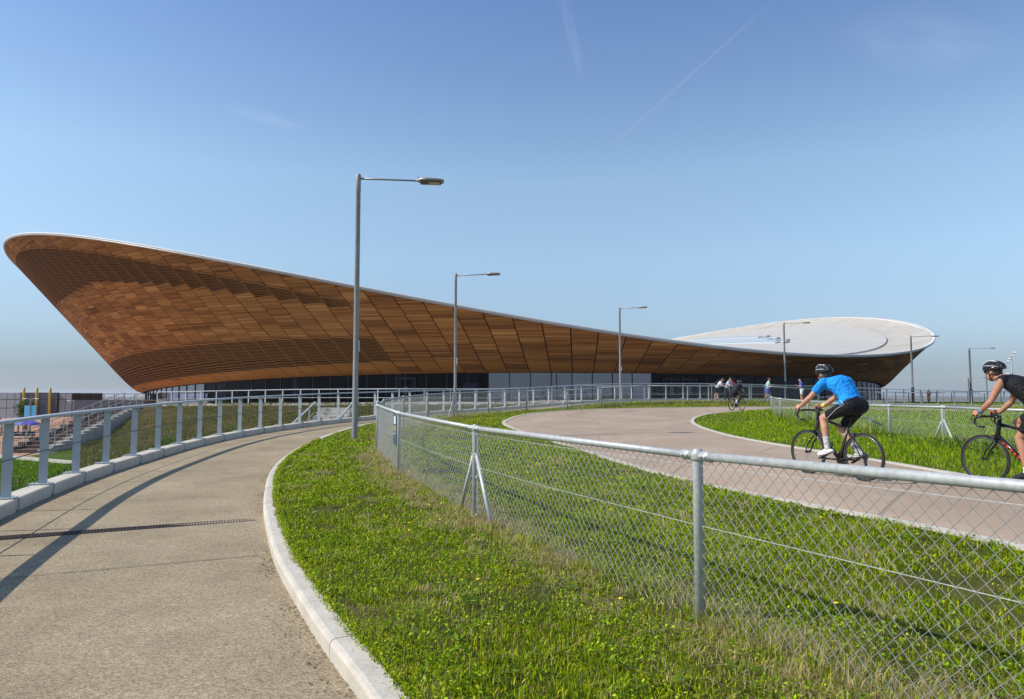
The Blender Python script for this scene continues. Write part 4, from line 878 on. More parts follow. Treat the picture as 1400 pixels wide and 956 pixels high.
# ------------------------------------------------------------------ people and bicycles
def remesh(b, voxel, smooth=2, it=.5):
    """fuse overlapping closed lumps of a builder into one continuous skin"""
    me = b.mesh('tmp', []); o = link('tmp', me); m = o.modifiers.new('r', 'REMESH'); m.mode = 'VOXEL'; m.voxel_size = voxel; m.use_smooth_shade = True
    if smooth: q = o.modifiers.new('s', 'SMOOTH'); q.iterations = smooth; q.factor = it
    dg = bpy.context.evaluated_depsgraph_get(); r = bpy.data.meshes.new_from_object(o.evaluated_get(dg)); bpy.data.objects.remove(o); bpy.data.meshes.remove(me); return r
def skin_obj(name, b, mt, parent, voxel, smooth=2):
    me = remesh(b, voxel, smooth); me.name = name; me.materials.clear(); me.materials.append(mt); return link(name, me, parent)
V3 = lambda *a: Vector(a)
def side(v, s): return Vector((v[0], v[1]*s, v[2]))
def human(root, J, wear, vox, fine=True, skin_m='skin'):
    """J: joint positions in the root's frame (x forward, y left). One continuous body; hair and clothing are children of the thing."""
    b = MB(); hd = J['head']; look = (J['look']).normalized(); upv = (J['up']-look*J['up'].dot(look)).normalized(); rt = look.cross(upv)
    k = J.get('k', 1.0)
    pel = (J['hipL']+J['hipR'])/2; sho = (J['shL']+J['shR'])/2; lat = (J['shL']-J['shR']).normalized(); sp = (sho-pel); waist = pel+sp*.38+J.get('arch', V3(0, 0, 0))*.6; chest = pel+sp*.72+J.get('arch', V3(0, 0, 0))
    def torso(b, g, lo=True, flat=False):
        if lo: b.cap(J['hipL'], .105+g, J['hipR'], .105+g)
        p_ = pel if lo else pel+sp*.12
        for s_ in (-1, 1):
            b.cap(p_+lat*.055*s_, .105+g, waist+lat*.05*s_, .10+g); b.cap(waist+lat*.05*s_, .10+g, chest+lat*.075*s_, .115+g); b.cap(chest+lat*.075*s_, .115+g, sho+lat*.09*s_-sp*.04, .085+g)
        b.cap(p_, .115+g, waist, .112+g); b.cap(waist, .112+g, chest, .128+g); b.cap(chest, .128+g, sho-sp*.05, .098+g)
        b.cap(J['shL']-lat*.03, .068+g, J['shR']+lat*.03, .068+g)
    torso(b, 0); nb = sho+sp.normalized()*.03; b.cap(nb, .062, hd-upv*.07-look*.015, .052)
    b.ell(hd+upv*.02-look*.01, [look*.097, rt*.076, upv*.105], 16, 12); b.ell(hd-upv*.055+look*.025, [look*.07, rt*.058, upv*.065], 14, 10)      # skull and jaw
    b.cap(hd+look*.088+upv*.012, .010, hd+look*.108-upv*.022, .014)                                                                                 # nose
    b.ell(hd+look*.083-upv*.060, [look*.012, rt*.022, upv*.009], 8, 6); b.ell(hd+look*.076-upv*.092, [look*.018, rt*.025, upv*.018], 8, 6)
    for s_ in (-1, 1): b.ell(hd+rt*.077*s_-upv*.012-look*.01, [look*.020, rt*.010, upv*.032], 8, 6)
    for S in 'LR':
        sh, el, wr, hn = J['sh'+S], J['el'+S], J['wr'+S], J['hand'+S]; s_ = 1 if S == 'L' else -1
        b.cap(sh, .056, sh.lerp(el, .45), .049); b.cap(sh.lerp(el, .45), .049, el, .037); b.cap(el, .038, el.lerp(wr, .3), .041); b.cap(el.lerp(wr, .3), .041, wr, .027)
        d = (hn-wr).normalized(); gr = J.get('grip'+S, lat); gr = (gr-d*gr.dot(d)).normalized(); pn = d.cross(gr).normalized()*J.get('palm'+S, 1)                    # gr: across the knuckles, pn: palm side
        pc = wr+d*.052; b.ell(pc, [d*.056, gr*.043, pn*.019], 12, 8)
        if fine:
            for q, (ofs, ln) in enumerate(((-.031, .060), (-.011, .072), (.010, .068), (.030, .054))):
                p0 = wr+d*.085+gr*ofs; curl = J.get('curl', 1.0); p1 = p0+(d*.8+pn*.5*curl).normalized()*ln*.45; p2 = p1+(d*(.55-.5*curl)+pn*.9*curl).normalized()*ln*.33; p3 = p2+(-d*.55*curl+pn*.6).normalized()*ln*.26
                b.cap(p0, .0098, p1, .0092, n=8); b.cap(p1, .0092, p2, .0086, n=8); b.cap(p2, .0086, p3, .0078, n=8)
            t0 = wr+d*.03-gr*.03; t1 = t0+(d*.5-gr*.55+pn*.5).normalized()*.036; t2 = t1+(d*.5+pn*.8+gr*.25).normalized()*.03; b.cap(t0, .013, t1, .011, n=8); b.cap(t1, .011, t2, .009, n=8)
        else: b.cap(wr+d*.07, .026, wr+d*.135+pn*.02, .016)
        hp, kn, an, toe = J['hip'+S], J['kn'+S], J['an'+S], J['toe'+S]
        b.cap(hp, .094, hp.lerp(kn, .4), .082); b.cap(hp.lerp(kn, .4), .082, kn, .055); back = (hp.lerp(an, .5)-kn); back = back.normalized() if back.length > .01 else V3(-1, 0, 0)
        b.cap(kn, .054, kn.lerp(an, .28)+back*.012, .057); b.cap(kn.lerp(an, .28)+back*.012, .057, kn.lerp(an, .62), .043); b.cap(kn.lerp(an, .62), .043, an, .035); b.cap(an, .036, an.lerp(toe, .6)-V3(0, 0, .02), .032)
    body = skin_obj('body', b, M[skin_m], root, vox, 2)
    if fine:
        for s_ in (-1, 1): e = MB(); e.ell(hd+look*.082+rt*.031*s_+upv*.012, [look*.012, rt*.013, upv*.010], 8, 6); e.build('eye', M['eye'], root, True)
    cv = max(vox, .009)
    for kind, mt in wear:
        c = MB(); g = .015
        if kind in ('jersey', 'vest', 'tshirt'):
            torso(c, g, lo=False)
            if kind != 'vest':
                for S in 'LR': f = .62 if kind == 'jersey' else .6; c.cap(J['sh'+S], .058+g, J['sh'+S].lerp(J['el'+S], f), .047+g+(.008 if kind == 'tshirt' else .002), flat1=True)
                c.cap(nb-sp.normalized()*.02, .062+g, nb+(hd-nb)*.28, .055+g*.7, flat1=True)
            c.cap(J['hipL']+sp*.15, .104+g, J['hipR']+sp*.15, .104+g)
        elif kind == 'shorts' or kind == 'loose_shorts':
            gg = g if kind == 'shorts' else g+.014; c.cap(J['hipL'], .115+gg, J['hipR'], .115+gg); c.cap(pel, .127+gg, pel+sp*.13, .122+gg); 
            for S in 'LR': c.cap(J['hip'+S], .097+gg, J['hip'+S].lerp(J['kn'+S], .45), .081+gg, flat1=False); c.cap(J['hip'+S].lerp(J['kn'+S], .3), .086+gg, J['hip'+S].lerp(J['kn'+S], .80), .063+gg, flat1=True)
        elif kind == 'trousers':
            c.cap(J['hipL'], .112+g, J['hipR'], .112+g)
            for S in 'LR': c.cap(J['hip'+S], .10+g, J['kn'+S], .07+g); c.cap(J['kn'+S], .07+g, J['an'+S], .055+g, flat1=True)
        elif kind == 'sock':
            for S in 'LR':
                c = MB(); c.cap(J['an'+S].lerp(J['kn'+S], J.get('sockh', .34)), .047, J['an'+S], .041, flat0=True); c.cap(J['an'+S], .041, J['an'+S].lerp(J['toe'+S], .5)-V3(0, 0, .015), .036); skin_obj('sock', c, mt, root, cv, 1)
            continue
        elif kind == 'shoe':
            for S in 'LR':
                c = MB(); an, toe = J['an'+S], J['toe'+S]; f = (toe-an); dn = V3(0, 0, -1)-f.normalized()*V3(0, 0, -1).dot(f.normalized()); dn.normalize(); heel = an-f.normalized()*.055+dn*.045
                c.cap(heel, .036, an.lerp(toe, .45)+dn*.022, .043); c.cap(an.lerp(toe, .45)+dn*.022, .043, toe+dn*.008, .032); c.cap(an+dn*.01, .043, an.lerp(toe, .4)+dn*.01, .042); sh_ = skin_obj('shoe', c, mt, root, cv, 1)
                if fine: c = MB(); c.box(heel.lerp(toe, .5)+dn*.040, (f.length+.10, .07, .014), Vector((f.x, f.y, f.z)).to_track_quat('X', 'Z').to_matrix()); c.build('sole', M['black'], sh_)
            continue
        elif kind == 'hair':
            c.ell(hd+upv*.045-look*.022, [look*.094, rt*.083, upv*.088], 16, 12); c.ell(hd-upv*.01-look*.055, [look*.05, rt*.072, upv*.075], 12, 10); skin_obj('hair', c, mt, root, max(vox, .008), 1); continue
        elif kind == 'helmet':
            hc = hd+upv*.045-look*.008; vs = []; n, kk = 40, 10
            for i in range(kk+1):
                th = math.pi*.54*i/kk
                for j in range(n):
                    ph = 2*math.pi*j/n; rib = .5+.5*math.cos(7*math.asin(max(-1, min(1, math.sin(ph)*math.sin(th))))*2.0); rib = rib**.6; gr_ = 1+.10*rib*math.sin(min(th*1.25, math.pi*.62))-.03
                    if .25 < th/(math.pi*.54) < .86: gr_ -= .055*(1 if math.sin(3*ph+th*2) > .35 else 0)*(1-rib)
                    vs.append(hc+(look*math.sin(th)*math.cos(ph)*.138+rt*math.sin(th)*math.sin(ph)*.104+upv*math.cos(th)*.112)*gr_-look*.012*(1-math.cos(th)))
            m_ = len(vs); vs += [hc+(v-hc)*.88 for v in vs]; fs = [(i*n+j, (i+1)*n+j, (i+1)*n+(j+1) % n, i*n+(j+1) % n) for i in range(kk) for j in range(n)]; fs += [tuple(m_+q for q in reversed(f)) for f in fs]; fs += [(kk*n+j, m_+kk*n+j, m_+kk*n+(j+1) % n, kk*n+(j+1) % n) for j in range(n)]
            h = MB(); h.add(vs, fs); hl = h.build('helmet', mt, root, False)
            h = MB()
            for s_ in (-1, 1):
                h.tube([hc+look*.13+rt*.03*s_+upv*.035, hc+look*.05+rt*.095*s_+upv*.045, hc-look*.06+rt*.10*s_+upv*.025, hc-look*.11+rt*.07*s_+upv*.01], [.005, .009, .010, .006], 6, flat=.6)
                h.tube([hc+look*.10+rt*.045*s_+upv*.085, hc+look*.02+rt*.05*s_+upv*.118, hc-look*.08+rt*.045*s_+upv*.085], [.004, .006, .004], 6)
            h.build('trim', M['reflective'], hl)
            h = MB()
            for s_ in (-1, 1): h.tube([hc+rt*.088*s_-upv*.03+look*.03, hd+rt*.076*s_-upv*.055+look*.02, hd+rt*.03*s_-upv*.118+look*.035], .006, 6); h.tube([hc+rt*.09*s_-upv*.03-look*.06, hd+rt*.078*s_-upv*.055+look*.02], .005, 5)
            h.tube([hd+rt*.03-upv*.118+look*.035, hd-rt*.03-upv*.118+look*.035], .006, 6); h.build('strap', M['black'], hl); continue
        elif kind == 'glasses':
            h = MB()
            for s_ in (-1, 1): h.ell(hd+look*.094+rt*.033*s_+upv*.012, [look*.010, rt*.029, upv*.019], 10, 6); h.tube([hd+look*.088+rt*.06*s_+upv*.016, hd+look*.02+rt*.081*s_+upv*.012], .005, 5)
            h.tube([hd+look*.10-rt*.012+upv*.016, hd+look*.10+rt*.012+upv*.016], .004, 5); h.build('sunglasses', mt, root); continue
        elif kind in ('wristband', 'watch'):
            S = J.get('band', 'R'); wr = J['wr'+S]; d = (J['el'+S]-wr).normalized(); c.tube([wr+d*.012, wr+d*.045], .036, 14); h = c.build('wristband' if kind == 'wristband' else 'watch', mt, root, True)
            if kind == 'watch': c = MB(); c.ell(wr+d*.03+V3(0, 0, .035), [d*.022, lat*.022, V3(0, 0, .009)], 10, 6); c.build('dial', M['gloss_black'], h)
            continue
        elif kind == 'side_stripe':
            for S, s_ in (('L', 1), ('R', -1)):
                hp, kn = J['hip'+S], J['kn'+S]; ax = (kn-hp).normalized(); o_ = lat*s_; o_ = (o_-ax*o_.dot(ax)).normalized(); up_ = ax.cross(o_); up_ = up_ if up_.z > 0 else -up_
                c = MB(); c.tube([hp+sp*.14+o_*.115+up_*.03, hp+o_*.122+up_*.02-ax*.0, hp.lerp(kn, .3)+o_*.107+up_*.01, hp.lerp(kn, .55)+o_*.085-up_*.02, hp.lerp(kn, .78)+o_*.062-up_*.048], .008, 6, flat=.6); c.build('side_stripe', mt, root)
            continue
        elif kind == 'backpack':
            bk = (sho+pel)/2+sp*.10; f_ = sp.cross(lat); f_ = f_.normalized(); f_ = f_ if f_.x < 0 else -f_; c.cap(bk+sp*.25+f_*.17+lat*.09, .10, bk-sp*.25+f_*.18+lat*.09, .11); c.cap(bk+sp*.25+f_*.17-lat*.09, .10, bk-sp*.25+f_*.18-lat*.09, .11); skin_obj('backpack', c, mt, root, .02, 2); continue
        skin_obj({'jersey': 'jersey', 'vest': 'vest', 'tshirt': 'shirt', 'loose_shorts': 'shorts'}.get(kind, kind), c, mt, root, cv, 3)
    return body
def tube_part(name, pts, r, m, parent, n=10, **k): b = MB(); b.tube(pts, r, n, **k); return b.build(name, m, parent, True)
def bicycle(name, loc, rz, label, crank, frame_m, accent, mudguard=False, bar=1.0, steer=0.):
    root = empty(name, loc, rz, label=label, cat='bicycle', group=None); W = .338; RH = V3(-.41, 0, W); FH = V3(.585, 0, W); BB = V3(0, 0, .27)
    for hub, rear in ((RH, True), (FH, False)):
        wl = bpy.data.objects.new('wheel', None); wl.location = hub; wl.parent = root; COL.objects.link(wl)
        cir = lambda r, n=56, y=0: [V3(r*math.cos(2*math.pi*q/n), y, r*math.sin(2*math.pi*q/n)) for q in range(n)]
        b = MB(); b.tube(cir(W-.013), .0145, 8, closed=True); b.build('tyre', M['rubber'], wl, True); b = MB(); b.tube(cir(W-.040), .0155, 8, closed=True, flat=.72); b.build('rim', M['rim_alloy'], wl, True)
        b = MB()
        for q in range(22): a = 2*math.pi*q/22; a2 = a+(.35 if q % 2 else -.35); b.tube([V3(.02*math.cos(a2), .026*(1 if q % 4 < 2 else -1), .02*math.sin(a2)), V3((W-.05)*math.cos(a), 0, (W-.05)*math.sin(a))], .0014, 4, caps=False)
        b.build('spokes', M['dark_steel'], wl); b = MB(); b.lathe([(.012, -.055), (.014, -.05), (.022, -.03), (.016, -.02), (.016, .02), (.022, .03), (.014, .05), (.012, .055)], n=14, axis=(0, 1, 0)); b.build('hub', M['dark_steel'], wl, True)
        if rear:
            b = MB()
            for q, rr_ in enumerate((.054, .048, .043, .038, .034, .030)): b.lathe([(rr_, -.0012), (rr_, .0012)], (0, -.028-.0045*q, 0), 24, (0, 1, 0))
            b.build('cassette', M['dark_steel'], wl)
    ST = V3(-.165, 0, .745); HT0 = V3(.395, 0, .66); HT1 = V3(.365, 0, .80*bar+.0)
    fr = tube_part('frame', [BB, ST], [.018, .016], frame_m, root)
    fb = MB(); fb.tube([ST+V3(.005, 0, -.03), HT1+V3(.008, 0, -.05)], [.018, .023], 10); fb.tube([BB, BB.lerp(HT0, .5), HT0+V3(0, 0, .02)], [.029, .030, .027], 12); fb.tube([HT0, HT1], .027, 12); fb.lathe([(.024, -.034), (.024, .034)], BB, 14, (0, 1, 0))
    for s_ in (-1, 1): fb.tube([BB+V3(0, .022*s_, 0), RH+V3(0, .058*s_, 0)], [.012, .010], 8); fb.tube([ST+V3(.01, .012*s_, -.05), RH+V3(0, .056*s_, .0)], [.010, .008], 8)
    fb.build('frame', frame_m, root, True); bpy.data.objects.remove(fr); fb = MB(); fb.tube([BB, ST], [.023, .019], 10); fb.build('seat_tube', frame_m, root, True)
    fk = MB()
    for s_ in (-1, 1): fk.tube([HT0+V3(.005, .012*s_, -.015), HT0+V3(.03, .048*s_, -.07), FH+V3(-.05, .052*s_, .12), FH+V3(0, .052*s_, 0)], [.014, .017, .013, .009], 8, flat=.75)
    fk.build('fork', M['gloss_black'] if accent is None else frame_m, root, True)
    if accent is not None:                                               # block letters along the down tube
        d = (HT0-BB).normalized(); u = V3(-d.z, 0, d.x)
        for s_ in (-1, 1):
            lt = MB(); 
            for q in range(5):
                p0 = BB+d*(.17+q*.062)
                for (a0, b0, a1, b1) in (((0, -.016, 0, .016), (0, .016, .03, .016), (0, 0, .024, 0)), ((0, -.016, 0, .016), (0, .016, .03, .002), (.0, .0, .03, -.016)), ((0, -.016, 0, .016), (0, -.016, .03, -.016), (0, .016, .03, .016)), ((0, -.016, .03, .016), (0, .016, .03, -.016)), ((0, -.016, 0, .016), (.03, -.016, .03, .016), (0, 0, .03, 0)))[q]:
                    lt.tube([p0+d*a0+u*b0*.9+V3(0, .0285*s_, 0), p0+d*a1+u*b1*.9+V3(0, .0285*s_, 0)], .006, 5)
            lt.build('lettering', accent, root)
    SP = ST+V3(-.085, 0, .20); b = MB(); b.tube([ST+V3(0, 0, -.02), SP], .0135, 10); b.build('seat_post', M['gloss_black'], root, True)
    b = MB(); b.cap(SP+V3(.15, 0, .02), .020, SP+V3(.02, 0, .022), .030); b.cap(SP+V3(.02, .0, .022), .03, SP+V3(-.09, .05, .028), .032); b.cap(SP+V3(.02, 0, .022), .03, SP+V3(-.09, -.05, .028), .032); b.cap(SP+V3(-.10, .05, .03), .028, SP+V3(-.10, -.05, .03), .028); skin_obj('saddle', b, M['gloss_black'], root, .008, 3)
    BC = HT1+V3(.095, 0, .055); b = MB(); b.tube([HT1+V3(-.004, 0, 0), HT1+V3(-.01, 0, .045)], .019, 10); b.tube([HT1+V3(-.012, 0, .035), BC], .018, 10); b.build('stem', M['gloss_black'], root, True)
    bar_o = bpy.data.objects.new('handlebar', None); bar_o.parent = root; COL.objects.link(bar_o)
    for s_ in (-1, 1):
        pts = [BC, BC+V3(0, .12*s_, 0), BC+V3(.01, .20*s_, .0), BC+V3(.06, .215*s_, -.005), BC+V3(.10, .215*s_, -.04), BC+V3(.105, .217*s_, -.09), BC+V3(.06, .22*s_, -.135), BC+V3(-.03, .222*s_, -.145)]
        b = MB(); b.tube(pts, [.015, .016, .016, .0165, .016, .016, .016, .0155], 10); b.build('bar', M['black'], bar_o, True); b = MB(); b.cap(BC+V3(.06, .215*s_, .005), .018, BC+V3(.115, .212*s_, .028), .017); b.cap(BC+V3(.115, .212*s_, .028), .017, BC+V3(.135, .210*s_, .055), .013); skin_obj('brake_hood', b, M['rubber'], bar_o, .008, 1)
        b = MB(); b.tube([BC+V3(.13, .21*s_, .03), BC+V3(.15, .213*s_, -.02), BC+V3(.135, .218*s_, -.09)], [.007, .008, .006], 6, flat=.6); b.build('brake_lever', M['dark_steel'], bar_o, True)
        b = MB(); b.tube([BC+V3(.05, .19*s_, .0), BC+V3(.12, .06*s_, -.05), HT1+V3(.05, .03*s_, -.10), HT0+V3(.01, .02*s_, .0)], .0028, 5); b.build('cable', M['black'], bar_o)
    ca = MB(); d = V3(math.cos(crank), 0, math.sin(crank)); ca.tube([BB+V3(0, .075, 0), BB+V3(0, .085, 0)+d*.17], [.014, .011], 8); ca.tube([BB-V3(0, .075, 0), BB-V3(0, .085, 0)-d*.17], [.014, .011], 8); ca.lathe([(.012, -.08), (.012, .08)], BB, 10, (0, 1, 0)); ca.build('crank', M['gloss_black'], root, True)
    b = MB(); b.lathe([(.105, -.002), (.105, .002)], BB+V3(0, -.048, 0), 36, (0, 1, 0)); b.lathe([(.085, -.002), (.085, .002)], BB+V3(0, -.040, 0), 32, (0, 1, 0)); b.build('chainring', M['dark_steel'], root)
    for s_ in (1, -1): b = MB(); p = BB+V3(0, .125*s_, 0)+d*.17*s_; b.box(p, (.085, .07, .018)); b.lathe([(.007, -.045), (.007, .045)], p, 8, (0, 1, 0)); b.build('pedal', M['dark_steel'], root)
    ch = MB(); ch.tube([BB+V3(0, -.046, .10), RH+V3(0, -.040, .045)], .005, 5); ch.tube([BB+V3(0, -.046, -.10), RH+V3(.02, -.040, -.16)], .005, 5); ch.tube([RH+V3(.02, -.040, -.16), RH+V3(.0, -.040, -.05)], .005, 5); ch.build('chain', M['dark_steel'], root)
    b = MB(); b.lathe([(.024, -.006), (.024, .006)], RH+V3(.02, -.040, -.14), 12, (0, 1, 0)); b.lathe([(.024, -.006), (.024, .006)], RH+V3(.01, -.040, -.075), 12, (0, 1, 0)); b.box(RH+V3(.01, -.052, -.09), (.03, .012, .14)); b.build('derailleur', M['dark_steel'], root)
    for p in (FH+V3(-.145, 0, W-.015), RH+V3(.145, 0, .305)): b = MB(); b.box(p, (.03, .06, .05)); b.build('brake', M['dark_steel'], root)
    if mudguard:
        b = MB(); b.tube([SP+V3(-.01, 0, -.08), SP+V3(-.22, 0, -.05), SP+V3(-.46, 0, -.15)], [.012, .028, .034], 8, flat=.22); b.build('mudguard', M['rim_alloy'], root, True)
    b = MB(); q0 = BB.lerp(HT0, .45)+V3(-.01, 0, .07); b.cap(q0-(HT0-BB).normalized()*.07, .012, q0+(HT0-BB).normalized()*.08, .010); b.tube([q0-V3(.02, .03, .03), q0+V3(.02, .035, .0), q0+V3(.04, -.03, .02)], .004, 5); b.build('bottle_cage', M['dark_steel'], root)
    return root, BC
H = math.atan2(.918, -.3955)
def pt(root_loc, rz, off): c, s_ = math.cos(rz), math.sin(rz); return (root_loc[0]+off*c, root_loc[1]+off*s_, root_loc[2])
# near rider
f = Vector((math.cos(H), math.sin(H))); c1 = (4.98+.41*f.x, 9.74+.41*f.y); z1 = zp(*c1)+.006
bike1, BC = bicycle('bicycle', (c1[0], c1[1], z1), H, 'black road bicycle with rear mudguard under the rider in blue', R(0), M['bike_frame'], None, True, 1.16)
r1 = empty('person', (c1[0], c1[1], z1), H, label='rider in bright blue jersey and black shorts on the nearer road bicycle', cat='person')
J1 = dict(hipL=V3(-.29, .092, 1.055), hipR=V3(-.29, -.092, 1.055), shL=V3(.09, .19, 1.385), shR=V3(.09, -.19, 1.385), arch=V3(-.05, 0, .075), head=V3(.215, .02, 1.515), look=V3(.99, -.04, -.20), up=V3(.25, 0, 1),
  elL=V3(.27, .265, 1.175), elR=V3(.26, -.24, 1.17), wrL=BC+V3(.035, .225, .055), wrR=BC+V3(.015, -.215, .055), handL=BC+V3(.13, .212, .05), handR=BC+V3(.12, -.212, .05), gripL=V3(0, -.55, .8), gripR=V3(0, -.55, -.8), palmL=1, palmR=1,
  knL=V3(.175, .115, .87), anL=V3(.105, .118, .405), toeL=V3(.26, .12, .335), knR=V3(.04, -.105, .70), anR=V3(-.245, -.118, .375), toeR=V3(-.10, -.12, .285), band='R', sockh=.42)
human(r1, J1, [('jersey', M['blue_cloth']), ('shorts', M['black_cloth']), ('side_stripe', M['reflective']), ('sock', M['grey_cloth']), ('shoe', M['white_cloth']), ('hair', M['hair']), ('helmet', M['gloss_black']), ('wristband', M['yellow_band'])], .0072)
# second rider, cut by the frame
c2 = (6.59-.59*f.x, 9.6-.59*f.y); z2 = zp(*c2)+.006
bike2, BC2 = bicycle('bicycle', (c2[0], c2[1], z2), H, 'black road bicycle with red lettering at the right edge of the track', R(-84), M['gloss_black'], M['red_paint'], False, 1.10)
r2 = empty('person', (c2[0], c2[1], z2), H, label='rider in black sleeveless vest, sunglasses and blue watch at the right edge', cat='person')
J2 = dict(hipL=V3(-.21, .088, 1.03), hipR=V3(-.21, -.088, 1.03), shL=V3(.20, .185, 1.42), shR=V3(.20, -.185, 1.42), arch=V3(-.02, 0, .03), head=V3(.40, .02, 1.545), look=V3(.99, .02, -.10), up=V3(.22, 0, 1),
  elL=V3(.31, .265, 1.135), elR=V3(.34, -.25, 1.14), wrL=BC2+V3(.03, .225, .055), wrR=BC2+V3(.03, -.22, .055), handL=BC2+V3(.125, .212, .05), handR=BC2+V3(.125, -.212, .05), gripL=V3(0, -.55, .8), gripR=V3(0, -.55, -.8),
  knL=V3(.06, .11, .66), anL=V3(-.03, .118, .215), toeL=V3(.13, .12, .145), knR=V3(.20, -.11, .86), anR=V3(.0, -.118, .53), toeR=V3(.15, -.12, .46), band='L', sockh=.16)
human(r2, J2, [('vest', M['black_cloth']), ('shorts', M['black_cloth']), ('side_stripe', M['reflective']), ('sock', M['white_cloth']), ('shoe', M['dark_cloth']), ('hair', M['hair']), ('helmet', M['gloss_black']), ('glasses', M['gloss_black']), ('watch', M['watch_blue'])], .0072, skin_m='skin_tan')
# far rider in black
H3 = math.atan2(.625, .78); c3 = (12.55, 38.35); z3 = zp(*c3)+.006
bike3, BC3 = bicycle('bicycle', (c3[0], c3[1], z3), H3, 'dark bicycle of the distant rider at the end of the track', R(-30), M['gloss_black'], None, False, 1.12)
r3 = empty('person', (c3[0], c3[1], z3), H3, label='distant rider in black kit and helmet where the track bends away', cat='person')
J3 = dict(J2); J3.update(knL=V3(.14, .11, .74), anL=V3(.09, .118, .30), toeL=V3(.24, .12, .22), knR=V3(.12, -.11, .86), anR=V3(-.15, -.118, .48), toeR=V3(0, -.12, .42), wrL=BC3+V3(.03, .225, .055), wrR=BC3+V3(.03, -.22, .055), handL=BC3+V3(.125, .212, .05), handR=BC3+V3(.125, -.212, .05), sockh=.2)
human(r3, J3, [('jersey', M['dark_cloth']), ('shorts', M['black_cloth']), ('sock', M['white_cloth']), ('shoe', M['white_cloth']), ('hair', M['hair']), ('helmet', M['gloss_black'])], .018, False)
# people on the ramp behind the fence
def stand(lean=0., arms=None, stride=.1):
    J = dict(hipL=V3(0, .09, .92), hipR=V3(0, -.09, .92), shL=V3(lean*.55, .19, 1.42-.12*lean), shR=V3(lean*.55, -.19, 1.42-.12*lean), head=V3(.03+lean*.75, 0, 1.64-.2*lean), look=V3(1, 0, -.1-.3*lean), up=V3(.1, 0, 1), knL=V3(stride*.7+.03, .1, .5), knR=V3(-stride*.4+.02, -.1, .5), anL=V3(stride, .1, .09), anR=V3(-stride, -.1, .10), toeL=V3(stride+.16, .11, .045), toeR=V3(-stride+.15, -.11, .04), curl=.5)
    for S, s_ in (('L', 1), ('R', -1)):
        sh = J['sh'+S]; a = (arms or {}).get(S); J['el'+S] = sh+(a[0] if a else V3(-.02, .05*s_, -.28)); J['wr'+S] = J['el'+S]+(a[1] if a else V3(.08, 0, -.24)); J['hand'+S] = J['wr'+S]+(J['wr'+S]-J['el'+S]).normalized()*.1
    return J
def bystander(x, y, rz, J, label, wear, skin_m='skin'):
    p = empty('person', (x, y, zp(x, y)-.105), rz, label=label, cat='person'); human(p, J, wear, .02, False, skin_m); return p
bent = {'L': (V3(.12, .16, -.22), V3(.22, .02, -.06)), 'R': (V3(.12, -.16, -.22), V3(.22, -.02, -.06))}; phone = {'L': (V3(.05, .05, -.27), V3(.22, -.05, .08)), 'R': (V3(.05, -.05, -.27), V3(.22, .05, .08))}; run_ = {'L': (V3(-.18, .06, -.22), V3(.18, 0, -.12)), 'R': (V3(.06, -.06, -.26), V3(.20, .03, .06))}
bystander(14.7, 49.2, R(-25), stand(.55, bent, .12), 'person in white top with black backpack bending behind the far fence', [('tshirt', M['white_cloth']), ('loose_shorts', M['dark_cloth']), ('shoe', M['dark_cloth']), ('hair', M['hair']), ('backpack', M['dark_cloth'])])
bystander(15.35, 48.9, R(-40), stand(.35, bent, .1), 'person in pale blue shirt standing between backpack wearer and distant rider', [('tshirt', M['sky_cloth']), ('trousers', M['dark_cloth']), ('shoe', M['dark_cloth']), ('hair', M['hair'])])
bystander(16.25, 49.6, R(150), stand(.5, bent, .1), 'person in red top partly hidden behind the distant rider in black', [('tshirt', M['red_cloth']), ('shorts', M['black_cloth']), ('shoe', M['dark_cloth']), ('hair', M['hair'])])
bystander(18.55, 49.6, R(-15), stand(.12, run_, .22), 'jogger in mint green top and indigo shorts left of the black sleeved lamp', [('tshirt', M['mint_cloth']), ('loose_shorts', M['purple_cloth']), ('shoe', M['white_cloth']), ('hair', M['hair'])])
bystander(21.2, 50.0, R(170), stand(.1, phone, .08), 'person in blue shirt looking at a phone behind the blue rider', [('tshirt', M['navy_cloth']), ('loose_shorts', M['white_cloth']), ('shoe', M['dark_cloth']), ('hair', M['hair'])])
ph = empty('phone', (20.75, 49.98, zp(21.2, 50)+1.10), label='small phone held by the person in blue shirt', cat='phone'); b = MB(); b.box((0, 0, 0), (.012, .075, .15), Matrix.Rotation(R(30), 3, 'Y')); b.build('case', M['gloss_black'], ph); b = MB(); b.box((.008, 0, .004), (.003, .068, .135), Matrix.Rotation(R(30), 3, 'Y')); b.build('screen', M['rim_alloy'], ph)
bystander(45.1, 74.0, R(200), stand(.0, None, .08), 'dark clad person on the far promenade right of the velodrome', [('tshirt', M['dark_cloth']), ('trousers', M['dark_cloth']), ('hair', M['hair'])])
pl_ = empty('person', (-43.0, 57.2, zpz), R(-60), label='person in dark clothes on the plaza beside the low canopies', cat='person'); human(pl_, stand(.1, None, .1), [('tshirt', M['dark_cloth']), ('trousers', M['navy_cloth']), ('hair', M['hair'])], .022, False)

